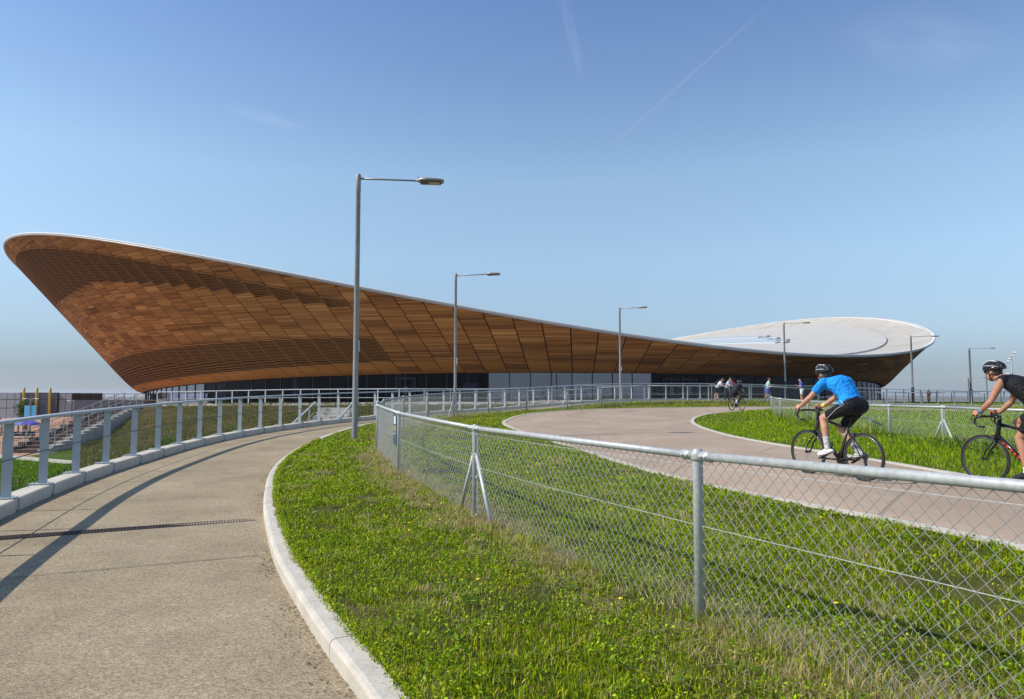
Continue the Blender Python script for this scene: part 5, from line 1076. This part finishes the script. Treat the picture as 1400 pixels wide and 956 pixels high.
# ------------------------------------------------------------------ vegetation
def vnoise(x, y, sc, seed):
    """cheap smooth noise in 0..1"""
    r = np.random.default_rng(seed); T = r.random((64, 64)); u, v = np.asarray(x)/sc, np.asarray(y)/sc; i, j = np.floor(u).astype(int), np.floor(v).astype(int); fu, fv = u-i, v-j
    fu = fu*fu*(3-2*fu); fv = fv*fv*(3-2*fv); g = lambda a, b: T[a % 64, b % 64]
    return (g(i, j)*(1-fu)+g(i+1, j)*fu)*(1-fv)+(g(i, j+1)*(1-fu)+g(i+1, j+1)*fu)*fv
GREENS = np.array([(.25, .39, .004), (.35, .49, .006), (.46, .55, .012), (.10, .19, .005), (.58, .58, .025)]); STRAW = np.array([(.56, .46, .23), (.42, .33, .16), (.66, .56, .30)])
def blades(x, y, z, h, w, straw, bend=.5, seed=1, tri=False, tint=(1, 1, 1), pal=GREENS):
    r = np.random.default_rng(seed); n = len(x); a = r.random(n)*2*np.pi; l = a+np.pi/2+r.normal(size=n)*.5
    dx, dy = np.cos(a)*w/2, np.sin(a)*w/2; lean = np.abs(r.normal(size=n))*bend*h; lx, ly = np.cos(l)*lean, np.sin(l)*lean
    c = pal[r.integers(0, len(pal), n)]*np.array(tint)*(.40+1.0*r.random((n, 1))); st = r.random(n) < straw; c[st] = STRAW[r.integers(0, 3, st.sum())]*(.7+.5*r.random((st.sum(), 1)))
    if tri:
        V = np.stack([np.stack([x-dx, y-dy, z-.01], 1), np.stack([x+dx, y+dy, z-.01], 1), np.stack([x+lx, y+ly, z+h], 1)], 1).reshape(-1, 3)
        return V, np.arange(3*n).reshape(-1, 3), np.repeat(c, 3, 0)
    hz = np.sqrt(np.maximum(.15*h*h, h*h-.4*lean**2))
    V = np.stack([np.stack([x-dx, y-dy, z-.01], 1), np.stack([x+dx, y+dy, z-.01], 1), np.stack([x-dx*.8+lx*.3, y-dy*.8+ly*.3, z+hz*.6], 1), np.stack([x+dx*.8+lx*.3, y+dy*.8+ly*.3, z+hz*.6], 1), np.stack([x+lx, y+ly, z+hz], 1)], 1).reshape(-1, 3)
    b = np.arange(n)[:, None]*5; F_ = np.concatenate([b+[0, 1, 3], b+[0, 3, 2], b+[2, 3, 4]]); return V, F_, np.repeat(c, 5, 0)
def leaves(x, y, z, s, tilt, pal, seed=1, aspect=.6):
    """small rhombic leaves"""
    r = np.random.default_rng(seed); n = len(x); a = r.random(n)*2*np.pi; ti = r.normal(size=n)*tilt; u = np.stack([np.cos(a)*np.cos(ti), np.sin(a)*np.cos(ti), np.sin(ti)], 1)
    v = np.stack([-np.sin(a), np.cos(a), r.normal(size=n)*.35], 1); v /= np.linalg.norm(v, axis=1)[:, None]; s = s[:, None]; P = np.stack([x, y, z], 1)
    V = np.stack([P-u*s*.5, P+v*s*aspect*.5, P+u*s*.5, P-v*s*aspect*.5], 1).reshape(-1, 3); c = np.array(pal)[r.integers(0, len(pal), n)]*(.5+.85*r.random((n, 1)))
    b = np.arange(n)[:, None]*4; return V, np.concatenate([b+[0, 1, 2], b+[0, 2, 3]]), np.repeat(c, 4, 0)
def veg(name, sets, m):
    V, F_, C_ = [], [], []; k = 0
    for v, f, c in sets: V.append(v); F_.append(f+k); C_.append(c); k += len(v)
    o = link(name, np_mesh(name, np.concatenate(V), np.concatenate(F_), m, False, np.concatenate(C_))); o['kind'] = 'stuff'; return o
VERGE = np.r_[resample(K_out, 90)-0*.0, resample(TNc, 90)[::-1]]; FL = np.array(F_PTS)
FLd = np.concatenate([np.linspace(FL[i], FL[i+1], 12) for i in range(len(FL)-1)])
def fdist(x, y, Q):
    d = np.empty(len(x))
    for a in range(0, len(x), 40000): b = slice(a, a+40000); d[b] = np.sqrt(((x[b, None]-Q[:, 0])**2+(y[b, None]-Q[:, 1])**2).min(1))
    return d
rg = np.random.default_rng(11); near_sets = []; leaf_sets = []; mid_sets = []
def visible(x, y, m=1.3): return np.abs(x) < m*.75*y+.5
for k, (y0, y1, dens, tri) in enumerate([(2.6, 5, 7500, 0), (5, 8, 5200, 0), (8, 12.5, 2900, 0), (12.5, 20, 1300, 0), (20, 33, 620, 1), (33, 52, 420, 1)]):
    x0, x1 = -7, max(5.4, .85*y1 if y1 > 33 else 5.4); n = int((y1-y0)*(x1-x0)*dens); x = rg.uniform(x0, x1, n); y = rg.uniform(y0, y1, n)
    ok = visible(x, y); x, y = x[ok], y[ok]; ok = in_poly(VERGE, x, y); x, y = x[ok], y[ok]; d = fdist(x, y, FLd); n1 = vnoise(x, y, .55, 3); n2 = vnoise(x+9, y, 1.7, 4); n3 = vnoise(x, y+5, .22, 5)
    dens_ok = rg.random(len(x)) < np.clip(-.12+.75*n1+.85*n3, 0, 1); x, y, d, n1, n2, n3 = (q[dens_ok] for q in (x, y, d, n1, n2, n3))
    longg = np.exp(-(d/.28)**2); h = (.022+.045*rg.random(len(x))**1.6)*(.5+1.0*n2*n3+.3*n1)+longg*rg.random(len(x))*.14+np.clip(n2-.55, 0, 1)*n1*.16*rg.random(len(x))
    straw = np.clip(.04+.55*np.clip(n1*n3*2.2-.75, 0, 1)+.75*np.exp(-(d/.42)**2)*np.clip(.1+1.1*n2, 0, 1)+.5*np.clip(vnoise(x+3, y+7, .9, 66)-.74, 0, 1)*2, 0, .9); yy = np.sqrt(x*x+y*y)
    near_sets.append(blades(x, y, zpl(x, y)-.012, h, np.maximum(.0062, .00125*yy)*(.6+.8*rg.random(len(x))), straw, 1.1, 20+k, bool(tri), pal=GREENS))
    if y0 < 20:
        m_ = int(len(x)*.25); i = rg.integers(0, len(x), m_); xl, yl = x[i]+rg.normal(size=m_)*.01, y[i]+rg.normal(size=m_)*.01; cl = vnoise(xl, yl, .35, 8) > .42; xl, yl = xl[cl], yl[cl]
        leaf_sets.append(leaves(xl, yl, zpl(xl, yl)+.012+.045*rg.random(len(xl)), np.maximum(.02, .0027*yl)*(.6+.9*rg.random(len(xl))), .6, [(.23, .40, .006), (.32, .49, .010), (.09, .19, .006), (.46, .57, .025)], 40+k, .75))
# matted dry thatch along the fence and in worn patches, broad rosettes of weeds
n = 40000; q = rg.uniform(0, 17, n); S_ = arclen(FLd); o_ = rg.normal(size=n)*.28; T_ = normals2(FLd); x = np.interp(q, S_, FLd[:, 0])+np.interp(q, S_, T_[:, 0])*o_; y = np.interp(q, S_, FLd[:, 1])+np.interp(q, S_, T_[:, 1])*o_; ok = (y > 2.2) & (vnoise(x, y, .5, 81)*.7+.5*vnoise(x, y, .17, 82) > .56) & in_poly(VERGE, x, y); x, y = x[ok], y[ok]
x2 = rg.uniform(-6, 5, 60000); y2 = rg.uniform(2.6, 14, 60000); ok = (vnoise(x2, y2, .38, 83) > .86) & in_poly(VERGE, x2, y2) & visible(x2, y2); x, y = np.r_[x, x2[ok]], np.r_[y, y2[ok]]
near_sets.append(blades(x, y, zpl(x, y)+.004+.02*rg.random(len(x)), .03+.05*rg.random(len(x)), np.maximum(.0042, .0009*y), np.full(len(x), .9), 2.6, 84))
n = 700; x = rg.uniform(-6, 5, n); y = rg.uniform(2.6, 16, n); ok = in_poly(VERGE, x, y) & visible(x, y) & (vnoise(x, y, 1.1, 85) > .45); x, y = x[ok], y[ok]; sz = .035+.05*rg.random(len(x)); rx, ry, rs = [], [], []
for k in range(7): an = 2*np.pi*(k+rg.random(len(x))*.6)/7; rx.append(x+np.cos(an)*sz*.5); ry.append(y+np.sin(an)*sz*.5); rs.append(sz*(.7+.5*rg.random(len(x))))
x, y, sz = np.concatenate(rx), np.concatenate(ry), np.concatenate(rs); leaf_sets.append(leaves(x, y, zpl(x, y)+.02+.035*rg.random(len(x)), sz, .35, [(.11, .20, .012), (.16, .26, .016), (.24, .34, .03)], 86, .42))
# overhang of leaves over the kerb edge
n = 9000; q = rg.uniform(0, 25, n); S_ = arclen(K_out); e_x = np.interp(q, S_, K_out[:, 0]); e_y = np.interp(q, S_, K_out[:, 1]); nx = -np.interp(q, S_, nK[:, 0]); ny = -np.interp(q, S_, nK[:, 1]); o_ = -.03+.09*rg.random(n)-.035*vnoise(q, q*0, .12, 5)
x, y = e_x+nx*o_, e_y+ny*o_; leaf_sets.append(leaves(x, y, zpl(x, y)+.008+.05*rg.random(n), np.maximum(.018, .0022*np.abs(y))*(.7+.7*rg.random(n)), .5, GREENS, 77, .6))
near_sets.append(blades(x, y, zpl(x, y)-.012, .04+.05*rg.random(n), np.maximum(.0045, .0009*np.abs(y)), np.full(n, .08), .9, 78))
grass_o = veg('grass', near_sets, M['blade']); veg('clover', leaf_sets, M['leaf'])
# infield: mown near the track, long and weedy by the fence, rough on the crest
F2d = np.concatenate([np.linspace(F2[i], F2[i+1], 12) for i in range(len(F2)-1)]); INF = np.r_[resample(TFc+.0*nTF, 90), [[112, 46], [112, 112], [60, 112], [60, -8], [10, -8]]][::1]
sets = []; lsets = []
for k, (y0, y1, x0, x1, dens) in enumerate([(4.5, 16, 6, 15, 800), (16, 28, 6, 22, 380), (28, 46, 6, 40, 130), (44, 62, 18, 52, 60)]):
    n = int((y1-y0)*(x1-x0)*dens); x = rg.uniform(x0, x1, n); y = rg.uniform(y0, y1, n); ok = visible(x, y, 1.25); x, y = x[ok], y[ok]
    ok = ~in_poly(np.r_[resample(L_out, 60), resample(TFc-.02*nTF, 90)[::-1]], x, y); x, y = x[ok], y[ok]; d = fdist(x, y, F2d); beyond = x > np.interp(y, [p[1] for p in F2[::-1]], [p[0] for p in F2[::-1]])
    n2 = vnoise(x, y, 1.5, 14); hh = .05+.05*rg.random(len(x))+np.exp(-(d/.6)**2)*.30*rg.random(len(x))*(.4+n2)+beyond*(.10*rg.random(len(x))*(.4+1.2*n2)); yy = np.hypot(x, y)
    sets.append(blades(x, y, zpl(x, y)-.03, hh, .0012*yy*(.7+.6*rg.random(len(x)))*(1+.5*beyond), np.clip(.04+.12*n2*np.exp(-(d/.8)**2), 0, 1), .6, 60+k, True, (.85, 1.0, .8)))
    near = (d < .8) & (rg.random(len(x)) < .3); xl, yl = x[near], y[near]; lsets.append(leaves(xl, yl, zpl(xl, yl)+.32*rg.random(len(xl))*vnoise(xl, yl, .7, 9), np.full(len(xl), .065)*(.6+.8*rg.random(len(xl))), .6, [(.06, .12, .02), (.09, .16, .025), (.04, .09, .015)], 70+k, .5))
veg('rough_grass', sets, M['blade']); veg('weeds', lsets, M['leaf'])
# lawn below the ramp, planted bank, weeds along the upstand
n = 90000; x = rg.uniform(-26, -8, n); y = rg.uniform(9, 34, n); ytoe = np.maximum(9, 21.6-1.59*(np.minimum(x, -8)+13.7)); ok = (y < ytoe+.3) & (y < 33.2-.56*(x+23.3)) & visible(x, y) & ~in_poly(ROUTE, x, y); x, y = x[ok], y[ok]; d = dist_poly(Lc, x, y)
veg('lawn_grass', [blades(x, y, zleft(x, y, d)-.02, .05+.04*rg.random(len(x)), np.full(len(x), .03), np.full(len(x), .02), .6, 90, True, (.42, .62, .45))], M['blade'])
n = 300000; x = rg.uniform(-31, 6, n); y = rg.uniform(11, 57, n); d = dist_poly(Lc, x, y); ytoe = np.maximum(9, 21.6-1.59*(np.minimum(x, -8)+13.7)); ok = (y > ytoe) & (y < YTOP(x)-.5) & (x > XRS(y)+.35) & ~in_poly(ROUTE, x, y) & (d > .4) & ~((np.abs(x+9.2) < .95) & (np.abs(y-34) < 2.4)); x, y, d = x[ok], y[ok], d[ok]
n1 = vnoise(x, y, 2.2, 30); bare = (n1+.55*np.exp(-(((YTOP(x)-y)-2)/3)**2)*(x < -14)) > .93; keep_ = ~bare | (rg.random(len(x)) < .15); x, y, d, n1 = x[keep_], y[keep_], d[keep_], n1[keep_]; hb = .10+.22*vnoise(x, y, .45, 31)
veg('ground_cover', [leaves(x, y, zleft(x, y, d)+hb*rg.random(len(x))**.5, .075*(.6+.8*rg.random(len(x))), .7, [(.085, .13, .02), (.13, .18, .03), (.06, .095, .018), (.17, .20, .045), (.12, .10, .045), (.20, .21, .07)], 91, .55)], M['leaf'])
n = 26000; q = rg.uniform(4, 30, n); S_ = arclen(L_out); x = np.interp(q, S_, L_out[:, 0]); y = np.interp(q, S_, L_out[:, 1]); o_ = .05+.75*rg.random(n)**1.5; x += np.interp(q, S_, nL[:, 0])*o_; y += np.interp(q, S_, nL[:, 1])*o_; dn = vnoise(q, o_, .8, 33); ok = dn > .42; x, y, o_, dn = x[ok], y[ok], o_[ok], dn[ok]
veg('verge_weeds', [leaves(x, y, zleft(x, y, o_+.36)+.42*rg.random(len(x))*(dn-.3)*1.6, .06*(.6+.9*rg.random(len(x))), .8, [(.07, .15, .02), (.10, .19, .03), (.05, .11, .015)], 92, .4)], M['leaf'])
n = 5200; q = rg.uniform(2, 30, n); S_ = arclen(Kc); o_ = np.abs(rg.normal(size=n))*.09+.004; x = np.interp(q, S_, Kc[:, 0])+np.interp(q, S_, nK[:, 0])*o_; y = np.interp(q, S_, Kc[:, 1])+np.interp(q, S_, nK[:, 1])*o_; ok = vnoise(q, o_*0, .7, 71)+.35*rg.random(n) > .62; x, y = x[ok], y[ok]
veg('leaf_litter', [leaves(x, y, zpl(x, y)-.104+.004*rg.random(len(x)), .010+.014*rg.random(len(x)), .25, [(.10, .075, .04), (.17, .13, .07), (.07, .05, .03), (.12, .13, .04)], 93, .5)], M['leaf'])
# dandelions
b = MB(); b.ell((0, 0, .062), [(.019, 0, 0), (0, .019, 0), (0, 0, .008)], 10, 4); fl_me = b.mesh('flower', mat('dandelion_yellow', (.85, .60, .01), .6), True); b = MB(); b.tube([(0, 0, -.02), (.002, 0, .06)], .0022, 5); st_me = b.mesh('stem', mat('dandelion_stem', (.2, .25, .06), .6))
DL = [(-.27, 5.58, 'lone dandelion in the open grass midway between kerb and fence'), (.79, 5.06, 'dandelion a short way left of the nearest fence post foot'), (-.85, 8.2, 'dandelion just below the close pair left of the braced fence post'), (-1.18, 8.0, 'upper of two dandelions one above the other in the verge'), (-1.12, 7.57, 'lower of two dandelions one above the other in the verge'),
      (-1.1, 9.2, 'left one of the close dandelion pair beside the braced post'), (-.95, 9.3, 'right one of the close dandelion pair beside the braced post'), (-2.5, 13, 'small dandelion farthest back in the verge near the blue fence sign'), (-1.86, 9.15, 'dandelion nearest the kerb in the middle of the verge'), (3.4, 7.6, 'dandelion beside the near track edging seen through the fence'), (2.3, 4.95, 'dandelion behind the wire mesh right of the nearest fence post'),
      (7.9, 15.2, 'lone dandelion on the infield left of the far braced post')]
DL += [(x_, y_, 'dandelion of the pair in grass behind the blue rider') for x_, y_ in ((7.3, 17.1), (7.2, 16.6))]+[(x_, y_, 'tiny dandelion in the grass strip beyond the track bend') for x_, y_ in ((13.5, 44.6), (15.0, 45.2), (14.2, 45.1), (16.6, 45.6))]
for k, (x_, y_, lab) in enumerate(DL):
    dd = empty('dandelion', (x_, y_, zp(x_, y_)+.015), rg.random()*6, label=lab, cat='dandelion', group='dandelions in the grass'); dd.scale = (1, 1, 1) if y_ < 14 else (1.7, 1.7, 1.3)
    link('flower', fl_me, dd); link('stem', st_me, dd)
# small tree on the plaza
tr = empty('small_tree', (-43.6, 61.5, zpz), label='small round green tree behind the blue banners', cat='tree'); b = MB(); b.tube([(0, 0, -.1), (.03, .02, .8), (-.05, 0, 1.5), (.1, .1, 2.3)], [.09, .07, .05, .02], 8)
for q in range(6): b.tube([(0, 0, 1.1+.15*q), (.5*math.cos(q*2.2), .5*math.sin(q*2.2), 1.7+.14*q)], [.035, .012], 5)
b.build('trunk', mat('bark', (.12, .09, .06), .9), tr); n = 2600; P = rg.normal(size=(n, 3)); P /= np.linalg.norm(P, axis=1)[:, None]; P *= (rg.random((n, 1))**.4)*np.array([.95, .95, 1.05])*(.7+.5*vnoise(P[:, 0:1]*2+5, P[:, 1:2]*2+P[:, 2:3]*2, .6, 50)); P += [0, 0, 1.95]
o = link('crown', np_mesh('crown', *leaves(P[:, 0], P[:, 1], P[:, 2], np.full(n, .13), .7, [(.05, .10, .02), (.08, .14, .025), (.12, .15, .03), (.035, .07, .015)], 51)[:2], M['leaf'], False, leaves(P[:, 0], P[:, 1], P[:, 2], np.full(n, .13), .7, [(.05, .10, .02), (.08, .14, .025), (.12, .15, .03), (.035, .07, .015)], 51)[2]), tr)

# ------------------------------------------------------------------ faint vapour trails high above
mc = bpy.data.materials.new('vapour'); mc.use_nodes = True; t_ = mc.node_tree; t_.nodes.remove(t_.nodes['Principled BSDF']); o_ = t_.nodes['Material Output']
trn = t_.nodes.new('ShaderNodeBsdfTransparent'); tl_ = t_.nodes.new('ShaderNodeBsdfTranslucent'); tl_.inputs[0].default_value = (.9, .9, .9, 1); mx_ = t_.nodes.new('ShaderNodeMixShader')
uvn = t_.nodes.new('ShaderNodeTexCoord'); sp_ = t_.nodes.new('ShaderNodeSeparateXYZ'); t_.links.new(uvn.outputs['UV'], sp_.inputs[0]); nz_ = t_.nodes.new('ShaderNodeTexNoise'); nz_.inputs['Scale'].default_value = 3; nz_.inputs['Detail'].default_value = 6; t_.links.new(uvn.outputs['UV'], nz_.inputs['Vector'])
def mth(op, a, b=None):
    x = t_.nodes.new('ShaderNodeMath'); x.operation = op; x.use_clamp = True
    for k, v in ((0, a), (1, b)):
        if v is None: continue
        if hasattr(v, 'links'): t_.links.new(v, x.inputs[k])
        else: x.inputs[k].default_value = v
    return x.outputs[0]
edge_ = mth('MULTIPLY', mth('MULTIPLY', mth('MULTIPLY', sp_.outputs[1], mth('SUBTRACT', 1., sp_.outputs[1])), 4.), mth('MULTIPLY', mth('MULTIPLY', sp_.outputs[0], mth('SUBTRACT', 1., sp_.outputs[0])), 4.))
fac_ = mth('MULTIPLY', mth('MULTIPLY', edge_, mth('SUBTRACT', nz_.outputs['Fac'], .22)), .15); t_.links.new(fac_, mx_.inputs[0]); t_.links.new(trn.outputs[0], mx_.inputs[1]); t_.links.new(tl_.outputs[0], mx_.inputs[2]); t_.links.new(mx_.outputs[0], o_.inputs[0])
for nm, p, q, wd, lab in (('contrail', (1190, 8120, 3000), (2060, 4750, 3000), 50, 'thin pale vapour trail slanting up the sky right of centre'), ('cirrus', (-2950, 6850, 3000), (-2330, 7550, 3000), 420, 'faint wisp of high cloud left above the first lamp'), ('cirrus', (330, 4700, 3000), (690, 6400, 3000), 110, 'faint streak of high cloud near the top centre of the sky'), ('cirrus', (2700, 5200, 3000), (4300, 6000, 3000), 900, 'broad very faint cloud veil in the sky at right')):
    p, q = Vector(p), Vector(q); n_ = (q-p).normalized().cross(Vector((0, 0, 1)))*wd; b = MB(); k = 12; vs = []; uvs = []
    for i in range(k+1):
        for s_ in (-1, 0, 1): vs.append(p.lerp(q, i/k)+n_*s_*.5+Vector((0, 0, -abs(s_)*wd*.05))); uvs.append((i/k, .5+s_*.5))
    b.add(vs, [(3*i+j, 3*i+3+j, 3*i+4+j, 3*i+1+j) for i in range(k) for j in range(2)]); b.uv = uvs; o = b.build(nm, mc); tag(o, lab, 'cloud')

# ------------------------------------------------------------------ thin summer haze over the whole place
hm = bpy.data.materials.new('haze'); hm.use_nodes = True; hn_ = hm.node_tree; hn_.nodes.remove(hn_.nodes['Principled BSDF']); hv = hn_.nodes.new('ShaderNodeVolumePrincipled'); hv.inputs['Color'].default_value = (.86, .92, 1, 1); hv.inputs['Density'].default_value = .00016; hv.inputs['Anisotropy'].default_value = .2
hn_.links.new(hv.outputs[0], hn_.nodes['Material Output'].inputs['Volume']); b = MB(); b.box((0, 0, 12.5), (19000, 19000, 47)); o = b.build('haze', hm); o['kind'] = 'stuff'
